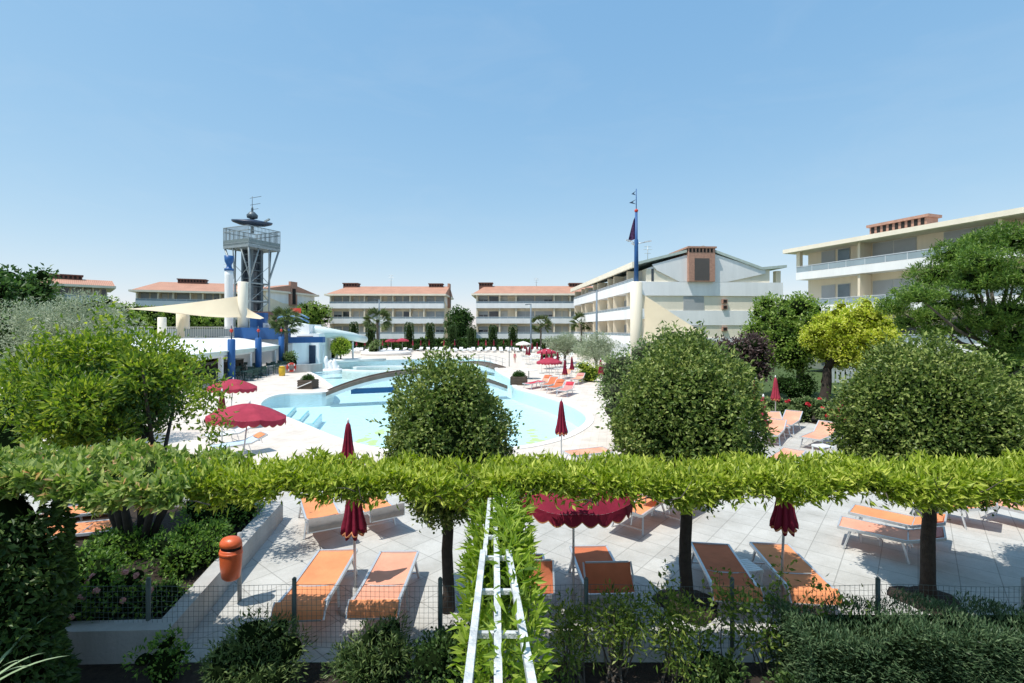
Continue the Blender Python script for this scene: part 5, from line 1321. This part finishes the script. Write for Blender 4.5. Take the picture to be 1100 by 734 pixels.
bush('nandina', 'bamboo-like shrub with reddish tips and bare stems before the raised-hood lounger', (1.22, 5.65, 0), (.38, .28, 1.04), 1350, .075, .022, 'nandina', 55, group=BG, k=18, lr=.19, corek=0, stems=16)
bush('nandina', 'bushy green shrub with thin stems just left of the middle tree trunk', (1.86, 5.6, 0), (.40, .28, 1.0), 1500, .07, .022, 'nandina', 56, group=BG, k=20, lr=.2, corek=0, stems=14)
bush('low_shrub', 'small light green sprig at the foot of the planter corner', (-4.05, 5.6, 0), (.28, .22, .5), 700, .06, .025, 'planter', 57, group=BG, k=9, lr=.14, corek=.4)
bush('low_shrub', 'low dark shrub under the middle tree trunk beside the fence', (2.35, 5.5, 0), (.36, .3, .5), 900, .06, .028, 'column', 58, group=BG, k=9, lr=.16, corek=.5)
# straggly climber
t = thing('straggly_climber', 'straggly light green climbing plant sprawling over the fence before the bright orange lounger', 'climber', (2.6, 5.75, 0), 0, None)
rg = np.random.default_rng(60); rnd = random.Random(60); f = Fol(); st = MB()
for k in range(17):
    x0 = rnd.uniform(-.5, 1.0); pts = [Vector((x0, rnd.uniform(-.15, .15), 0))]; d = Vector((rnd.uniform(-.5, .7), rnd.uniform(-.2, .2), 1)).normalized()
    ln = rnd.uniform(.75, 1.25); 
    for s in range(7):
        d = (d + Vector((rnd.uniform(-.3, .4), rnd.uniform(-.15, .15), -.13 * s / 3))).normalized(); pts.append(pts[-1] + d * ln / 6)
    st.tube(pts, [.009, .008, .007, .006, .005, .004, .003, .002], 5)
    for s in range(2, 8):
        m = 14; f.leaves(np.array(pts[s]) + rg.normal(size=(m, 3)) * .06, rdirs(rg, m), .07, .036, rg, .6, .5)
f.build('foliage', [L_['nandina']], t); st.build('stem', M['bark_pale'], t)
for k, (x, y) in enumerate(((3.1, 5.2), (2.2, 5.15), (.6, 5.0), (-1.6, 4.9), (-3.0, 4.8))):
    bush('ground_plant', ['low green ground plant at the bottom below the climber', 'low dark ground plant below the middle tree trunk', 'low ground plant at the foot of the trellis', 'low ground plant in deep shade below the feathery shrubs', 'low ground plant at the bottom left in shade'][k], (x, y, 0), (.38, .28, .30), 700, .06, .028, 'column', 70 + k, group='ground plants at the bottom', k=10, lr=.14, corek=.4)
# clipped hedge at lower right
t = thing('low_hedge', 'dark fine-textured clipped low hedge at the lower right along the fence', 'hedge', (0, 0, 0))
f = Fol(); rg = np.random.default_rng(61)
n = 26000; q = rg.random((n, 3)); x = 3.05 + 4.8 * q[:, 0]; y = 5.0 + .78 * q[:, 1]; z = .05 + .87 * q[:, 2]; fc = rg.random(n); D = np.zeros((n, 3)); ins = .14 * rg.random(n)
a = fc < .4; z = np.where(a, .92 - ins, z); D[a] = (0, -.1, 1)
b_ = (fc >= .4) & (fc < .85); y = np.where(b_, 5.0 + ins, y); D[b_] = (0, -1, .35)
c_ = fc >= .85; x = np.where(c_ & (q[:, 0] < .6), 3.05 + ins, x); D[c_] = (-1, -.3, .3)
z += .05 * np.sin(x * 3.1) + .035 * np.sin(x * 7.7 + y * 5); y += .05 * np.sin(x * 4.3 + z * 4) + .03 * np.sin(z * 9 + x * 8)
f.leaves(np.stack([x, y, z], 1), D, .062, .014, rg, .75, .3); f.boxcore(3.16, 7.85, 5.14, 5.7, .0, .74)
f.build('foliage', [L_['yew'], L_['core']], t)
# spiky blades
t = thing('spiky_plant', 'pale narrow pointed blades poking in at the bottom left corner', 'plant', (-4.9, 4.4, .3)); mb = MB(); rnd = random.Random(7)
for k in range(6):
    a = rnd.uniform(-.3, 3.4); l = rnd.uniform(.5, .85); u0 = rnd.uniform(.75, 1.2)
    def bl(u, v, a=a, l=l, u0=u0):
        r_ = l * math.sin(u0) * u; w_ = .028 * (1 - u) ** .7 * (v - .5) * 2
        return Vector((math.cos(a) * r_ - math.sin(a) * w_, math.sin(a) * r_ + math.cos(a) * w_, .45 + l * math.cos(u0) * u + .18 * u - .3 * u * u + .012 * abs(v - .5)))
    mb.grid(bl, 8, 2)
mb.tube([(0, 0, 0), (0, 0, .5)], [.05, .04], 8); mb.build('blade', L_['agave'], t)

# ------------------------------------------------------------------ planting to the right of the pool
def gz(px, d): return ((px - CX) / F * d, d, 0)
bush('big_shrub', 'tall loose grey-green shrub behind the middle round tree, before the cream sail', gz(722, 19), (2.9, 1.6, 4.1), 9000, .15, .07, 'mixed', 81, k=60, lr=.62, core='coreolive', group=None, stems=8)
bush('big_shrub', 'lower green shrub between the flagpole column and the middle round tree', gz(672, 17), (1.0, .8, 3.2), 3500, .12, .055, 'mixed', 82, k=26, lr=.45, core='coreolive', group=None, stems=6)
tree('purple_plum', 'dark purple-leaved tree left of the dense green tree', gz(795, 27), A(797, 384, 27), (1.8, 1.6, 1.6), 36, .62, 4200, .18, .10, 'purple', 83, trunk_r=.12)
tree('shade_tree', 'dense mid-green round-topped tree beside the golden tree', gz(861, 29), A(845, 358, 29), (2.6, 2.3, 2.65), 90, .70, 18000, .18, .10, 'green', 84, trunk_r=.26, bark='bark_pale')
tree('golden_tree', 'bright golden-yellow leaved tree between the green tree and the pine', gz(886, 26), A(914, 361, 26), (2.5, 2.1, 2.3), 90, .58, 22000, .125, .08, 'golden', 85, core='coregold', trunk_r=.28)
bush('dark_hedge', 'dark clipped hedge behind the rose bed under the green tree', gz(858, 27.5), (1.3, .7, 1.5), 2200, .12, .06, 'darkgreen', 86, cat='hedge', k=18, lr=.5)
for k, (px, d, w_, l) in enumerate(((838, 21.5, .75, 'rose bush with red blooms behind the two salmon loungers'), (862, 21.5, .8, 'rose bush in the middle of the rose bed with few blooms'), (887, 21.2, .8, 'rose bush with red blooms by the leaning closed parasol'), (905, 20, .7, 'rose bush half hidden by the right round tree'))):
    bush('rose_bush', l, gz(px, d), (w_, .6, .95), 1500, .10, .055, 'mixed', 90 + k, cat='rose bush', k=14, lr=.32, flowers=('rosered', 3, .12), group='red rose bushes in the right bed')
bp_ = [G(838, 447), G(935, 470), G(960, 440), G(850, 436)]
setp(MB().add([(p.x, p.y, .014) for p in bp_], [(0, 1, 2, 3)]).build('rose_bed_soil', M['soil']), kind='structure')
# umbrella pine
rg = np.random.default_rng(95); rnd = random.Random(95); pb_ = Vector(gz(1071, 19.5))
t = thing('umbrella_pine', 'large dark umbrella pine with bare lower branches at the right edge', 'pine tree', pb_)
f = Fol(); pads = []
for (px, py, rr_, dz) in [(985, 305, 1.0, -1), (960, 318, .7, .3), (1005, 285, 1.2, .4), (1030, 262, 1.2, 0), (1060, 250, 1.3, 1), (1090, 245, 1.3, -.5), (1125, 250, 1.4, .4), (1160, 262, 1.4, 0), (1050, 290, 1.3, -1.2), (1090, 285, 1.4, -1.3), (1020, 315, 1.0, .8), (1060, 330, 1.0, -.9), (1085, 350, 1.1, -1.0), (1100, 320, 1.3, -1.4), (1140, 300, 1.4, -1.2), (1150, 340, 1.3, -.6), (1120, 365, 1.0, -.6), (1078, 372, .7, -1), (1000, 328, .8, .2), (975, 335, .5, .5), (1035, 342, .7, 1.0), (1180, 300, 1.4, 0), (1000, 345, .5, 0), (1055, 270, 1.2, -1.4)]:
    pads.append((A(px, py + 13, 19.5 + dz) - pb_, rr_ * .9))
for c_, r_ in pads:
    for k in range(int(85 * r_)):
        d_ = rdirs(rg, 1)[0]; d_[2] = d_[2] * .8 + .15; cc = np.array(c_) + d_ * r_ * np.array([1, 1, .62]) * (.5 + .5 * rg.random()); m = 30
        dd = rdirs(rg, m); f.leaves(cc + dd * .05 + rg.normal(size=(m, 3)) * .05, dd, .17, .035, rg, .45, .45, var=.25)
    f.blob(c_, np.array([1, 1, .5]) * r_ * .48, rg, 1, .25, 9, 6)
f.build('crown', [L_['pine'], L_['core']], t)
mb = MB(); tp_ = Vector((.1, 0, 4.6)); mb.tube([(0, 0, 0), (.05, 0, 1.5), (-.03, 0, 3), tp_], [.27, .22, .2, .15], 12)
for c_, r_ in pads: 
    h0 = min(max(1.9, c_.z * .62), 4.4); mb.tube([Vector((0, 0, h0)), Vector((c_.x * .5, c_.y * .5, h0 + (c_.z - h0) * .35)), c_], [.085, .06, .02], 7)
mb.build('trunk', M['bark_pale'], t)
# garden wall and fence behind the rose bed
t = thing('garden_fence', 'pale garden fence behind the lawn right of the green tree', 'fence', (23.4, 36, 0), R(-6)); mb = MB()
for k in range(8): mb.box(k * .35, k * .35 + .2, 0, .05, .15, 1.25)
mb.box(0, 2.7, .051, .1, .3, .4).box(0, 2.7, .051, .1, .95, 1.05); mb.build('palings', M['rail'], t)
mb = MB()
for k in range(2): mb.box(k * 1.9, k * 1.55 + .09, .101, .19, 0, 1.35)
mb.build('post', M['rail'], t)

# olive trees and shrubs by the right deck
tree('olive_tree', 'grey-green olive tree by the flagpole column, the larger of the two', gz(641, 44), A(641, 376, 44), (2.5, 2.0, 1.5), 46, .6, 7000, .17, .055, 'olive', 101, core='coreolive', trunk_r=.16, bark='bark_pale', corek=0)
tree('olive_tree', 'grey-green olive tree in front of the right rear block, the smaller of the two', gz(607, 52), A(607, 370, 52), (2.3, 1.8, 1.4), 40, .6, 5500, .2, .065, 'olive', 102, core='coreolive', trunk_r=.16, bark='bark_pale', corek=0)
bush('yellow_shrub', 'low yellow-green shrub at the foot of the olive tree', gz(632, 38), (1.5, .9, 1.4), 1600, .16, .07, 'hedge', 103, k=14, lr=.45, core='corehedge')
bush('purple_shrub', 'round purple-red shrub before the flagpole column', gz(657, 36), (.95, .8, 2.0), 1500, .15, .08, 'purple', 104, k=14, lr=.45)
# cypress columns behind the pool
for k, px in enumerate((380, 398, 439.5, 462, 486, 506.5, 529.5, 551)):
    rg = np.random.default_rng(110 + k); top = (346, 347, 346.5, 347, 349, 349.5, 349.5, 349.5)[k]; d = 93.0
    hz = H + (HY - top) / F * d
    t = thing('column_cypress', ['leftmost clipped column cypress in the row behind the pool', 'second clipped column cypress, tucked behind the palm', 'third clipped column cypress from the left, at the middle of the left block', 'fourth clipped column cypress near the right end of the left block', 'clipped column cypress in front of the gap, left of two', 'clipped column cypress at the left end of the right block', 'clipped column cypress second from the right, before the right block', 'rightmost clipped column cypress in the row, beside the lamp post'][k], 'cypress', gz(px, d), 0, 'clipped column cypresses behind the pool')
    f = Fol(); n = 1300; zz = rg.random(n) * (hz - .35) + .3; an = rg.random(n) * 2 * PI
    prof = np.where(zz > hz - .9, np.sqrt(np.clip(1 - ((zz - hz + .9) / .95) ** 2, .02, 1)), 1) * (1.42 + .05 * (k % 3)) * .5
    D = np.stack([np.cos(an), np.sin(an), np.full(n, .4)], 1); P = np.stack([np.cos(an) * prof, np.sin(an) * prof, zz], 1)
    f.leaves(P, D, .26, .12, rg, .5, .5); f.blob((0, 0, hz * .48), (.6, .6, hz * .46), rg, 1, .02)
    f.build('crown', [L_['cypress'], L_['core']], t); MB().tube([(0, 0, 0), (0, 0, .6)], .12, 8).build('trunk', M['bark'], t)
# hedges behind the loungers and garden-level greenery
for k, (x0, x1, d, h, l) in enumerate(((-34, -19, 96.5, 1.9, 'clipped hedge along the foot of the left rear block'), (-19, -4, 97, 2.2, 'clipped hedge across the gap between the rear blocks'), (-4, 13, 96.5, 2.0, 'clipped hedge along the foot of the right rear block'))):
    t = thing('garden_hedge', l, 'hedge', (0, 0, 0), 0, 'hedges behind the far loungers'); f = Fol(); rg = np.random.default_rng(120 + k); n = 2600
    P = np.stack([rg.uniform(x0, x1, n), d + rg.uniform(-.5, .5, n), rg.random(n) ** .7 * h], 1); f.leaves(P, np.tile([[0, -.7, .5]], (n, 1)), .42, .22, rg, .8, .3)
    f.boxcore(x0, x1, d - .3, d + .5, 0, h - .15); f.build('foliage', [L_['darkgreen'], L_['core']], t)
for k, (px, d, r_, l) in enumerate(((352, 88, 1.1, 'round bush at the left end of the far loungers'), (408, 93, 1.3, 'bush between the second cypress and the lamp post'), (425, 92, 1.4, 'bush behind the two open red parasols'), (450, 92.5, 1.1, 'bush between the third and fourth cypresses'), (474, 92.5, 1.3, 'bush right of the fourth cypress'), (497, 93, 1.1, 'bush in the gap between the rear blocks'), (518, 92.5, 1.1, 'bush right of the sixth cypress'), (541, 92.5, 1.2, 'bush left of the rightmost cypress'), (560, 90, 1.2, 'bush behind the white open parasol'), (590, 60, 1.1, 'bush behind the open red parasol by the olive trees'))):
    bush('garden_bush', l, gz(px, d), (r_ * 1.5, r_ * .8, r_ * 1.25), 500, .32, .18, 'darkgreen', 130 + k, k=8, lr=r_ * .5, group='bushes behind the far loungers')
# trees in the gap and behind
far = [(494, 100, 347, 14, (3.3, 3, 4.4), 'darkgreen', 'tall dark tree in the gap between the two rear blocks', 'far_tree'),
       (338, 100, 341, 14, (4.0, 3, 3.4), 'green', 'green tree behind the water slide, left of the left rear block', 'far_tree'),
       (316, 95, 346, 14, (3.2, 3, 3.2), 'green', 'green tree between the steel tower and the water slide', 'far_tree'),
       (349, 82, 362, 10, (2.2, 2, 1.8), 'olive', 'small grey-green tree under the left end of the left rear block', 'far_tree'),
       (205, 72, 347, 12, (5.5, 3, 2.6), 'green', 'broad green tree behind the white terrace, below the low tiled roof', 'far_tree'),
       (160, 68, 346, 12, (4.4, 3, 2.8), 'green', 'green tree behind the terrace at the low end of the sail', 'far_tree'),
       (122, 62, 343, 12, (4.2, 3, 3.0), 'green', 'round green tree behind the big olive tree', 'far_tree'),
       (72, 60, 341, 12, (3.6, 3, 3.0), 'darkgreen', 'dark green tree in front of the far left block', 'far_tree'),
       (232, 80, 350, 12, (4.2, 3, 2.4), 'darkgreen', 'dark green tree behind the blue topped column', 'far_tree'),
       (15, 27, 318, 10, (2.0, 2, 2.3), 'darkgreen', 'big dark green tree at the left edge', 'far_tree'),
       (-12, 25, 345, 10, (1.7, 2, 2.2), 'darkgreen', 'dense dark tree cut by the left edge', 'far_tree'),
       (1125, 24, 385, 10, (2.2, 2, 2.0), 'green', 'green tree behind the pine trunk at the right edge', 'far_tree')]
for k, (px, d, py, _, r_, leaf, l, nm) in enumerate(far):
    c_ = A(px, py, d); s = d / 60
    tree(nm, l, (c_.x, d, 0), c_, r_, 42, min(r_) * .34, 4200, .20 + .13 * s, .11 + .07 * s, leaf, 150 + k, trunk_r=.2, group='trees behind the bar and blocks')
tree('olive_tree', 'large silvery olive tree at left behind the lime-green tree', gz(75, 17), A(72, 352, 17), (2.6, 1.7, 1.25), 70, .45, 15000, .11, .032, 'olive', 170, core='coreolive', trunk_r=.17, bark='bark_pale', corek=0)
bush('dark_shrub', 'dark shrub at the left edge below the silvery olive tree', gz(8, 14), (1.4, 1, 2.6), 3000, .12, .06, 'darkgreen', 171, k=22, lr=.5)
bush('dark_shrub', 'low olive-green shrub at the left edge above the hedge', gz(12, 19), (1.4, 1, 1.6), 2000, .12, .06, 'mixed', 172, k=16, lr=.45)
# topiary balls and planting on the pool island
t_ = None
for px, py, d, r_, l in ((340.5, 369, 62, 1.02, 'left of two round topiary bushes beside the fountain sculpture'), (366, 373, 61, 1.12, 'right of two round topiary bushes beside the fountain sculpture')):
    rg = np.random.default_rng(int(px)); c_ = A(px, py, d); t = thing('topiary_bush', l, 'topiary', (c_.x, d, 0), 0, 'round topiary bushes by the pool'); f = Fol()
    dome(f, (0, 0, c_.z), (r_ * 1.05, r_, r_ * 1.0), 1500, .2, .11, rg, bottom=-.9); f.build('crown', [L_['hedge'], L_['corehedge']], t)
    MB().tube([(0, 0, 0), (0, 0, c_.z - .4)], .1, 8).build('trunk', M['bark'], t)
bush('low_shrub', 'low green shrub under the left topiary bush', gz(341, 61), (1.3, .8, 1.1), 700, .2, .1, 'mixed', 180, k=8, lr=.4)
bush('low_shrub', 'dark green shrub between the two topiary bushes', gz(355, 63.5), (1.0, .8, 1.6), 600, .2, .1, 'darkgreen', 181, k=8, lr=.4)
bush('low_shrub', 'tropical green shrub at the foot of the palm near the bar', gz(312, 50.5), (1.2, .8, 1.7), 900, .3, .08, 'mixed', 182, k=10, lr=.4)
bush('low_shrub', 'olive-green tall shrub left of the rear palm', gz(401, 78), (1.3, 1, 2.6), 700, .3, .14, 'mixed', 183, k=10, lr=.5)
setp(MB().lathe([(5.8, 0), (5.8, .35), (5.5, .36)], 40, 0, (A(365, 390, 62).x, 62.5, 0), fn=lambda r_, z, t_, i: (r_ * (.45 + .0 * t_) if abs(math.sin(t_)) > .0 else r_, z)).build('planted_island', M['coping']), kind='structure')
e = A(415, 390, 79); MB_ = MB().lathe([(5, 0), (5, .5), (4.7, .52)], 36, 0, (e.x, 79, 0), fn=lambda r_, z, t_, i: (r_ * .8, z)); setp(MB_.build('palm_bed', M['coping']), kind='structure')
# palms
def palm(label, px, d, ytop, crown, nfr, seed, tr=.16):
    rnd = random.Random(seed); rg = np.random.default_rng(seed); h = H + (HY - ytop) / F * d - crown * .25
    t = thing('palm_tree', label, 'palm', gz(px, d), 0, 'palms around the pool')
    mb = MB(); pts = [(0, 0, 0)]; rs = [tr * 1.2]
    for i in range(1, 13): pts.append((rnd.uniform(-.03, .03), 0, h * i / 12)); rs.append(tr * (1.0 if i % 2 else .88))
    mb.tube(pts, rs, 10); mb.build('trunk', M['bark_pale'], t)
    f = Fol()
    for k in range(nfr):
        a = rnd.uniform(0, 2 * PI); el = rnd.uniform(-.7, 1.2); st = np.array([0, 0, h]); dr = np.array([math.cos(a) * math.cos(el), math.sin(a) * math.cos(el), math.sin(el)])
        tip = st + dr * crown * .62; m = 22; fan = []
        side = unit(np.cross(dr, [0, 0, 1.]) + 1e-6); side = unit(side + np.cross(dr, side) * rnd.uniform(-1.1, 1.1))
        ang = np.linspace(-1.25, 1.25, m)[:, None]
        D = unit(dr * np.cos(ang) + side * np.sin(ang) + np.array([0, 0, -.18])); P = np.repeat(tip[None], m, 0)
        f.leaves(P, D, crown * .52, crown * .06, rg, .06, -.05, var=.12, curl=.05)
        f.leaves(np.array([st]), dr[None], crown * .64, .06, rg, 0, 0, var=0)
    f.blob((0, 0, h - .1), (tr * 1.5, tr * 1.5, .35), rg, 1, .1)
    f.build('crown', [L_['palm'], L_['coreolive']], t)
palm('palm with brown trunk at the right end of the bar', 307.5, 52, 342, 1.7, 34, 1, .2)
palm('palm in front of the left rear block, among the far loungers', 405.5, 80, 341, 2.3, 34, 2, .22)
palm('slim palm in front of the right rear block', 581, 88, 346.5, 2.0, 30, 3, .16)
palm('palm behind the larger olive tree, at the end of the right rear block', 624.5, 84, 344, 2.0, 30, 4, .16)
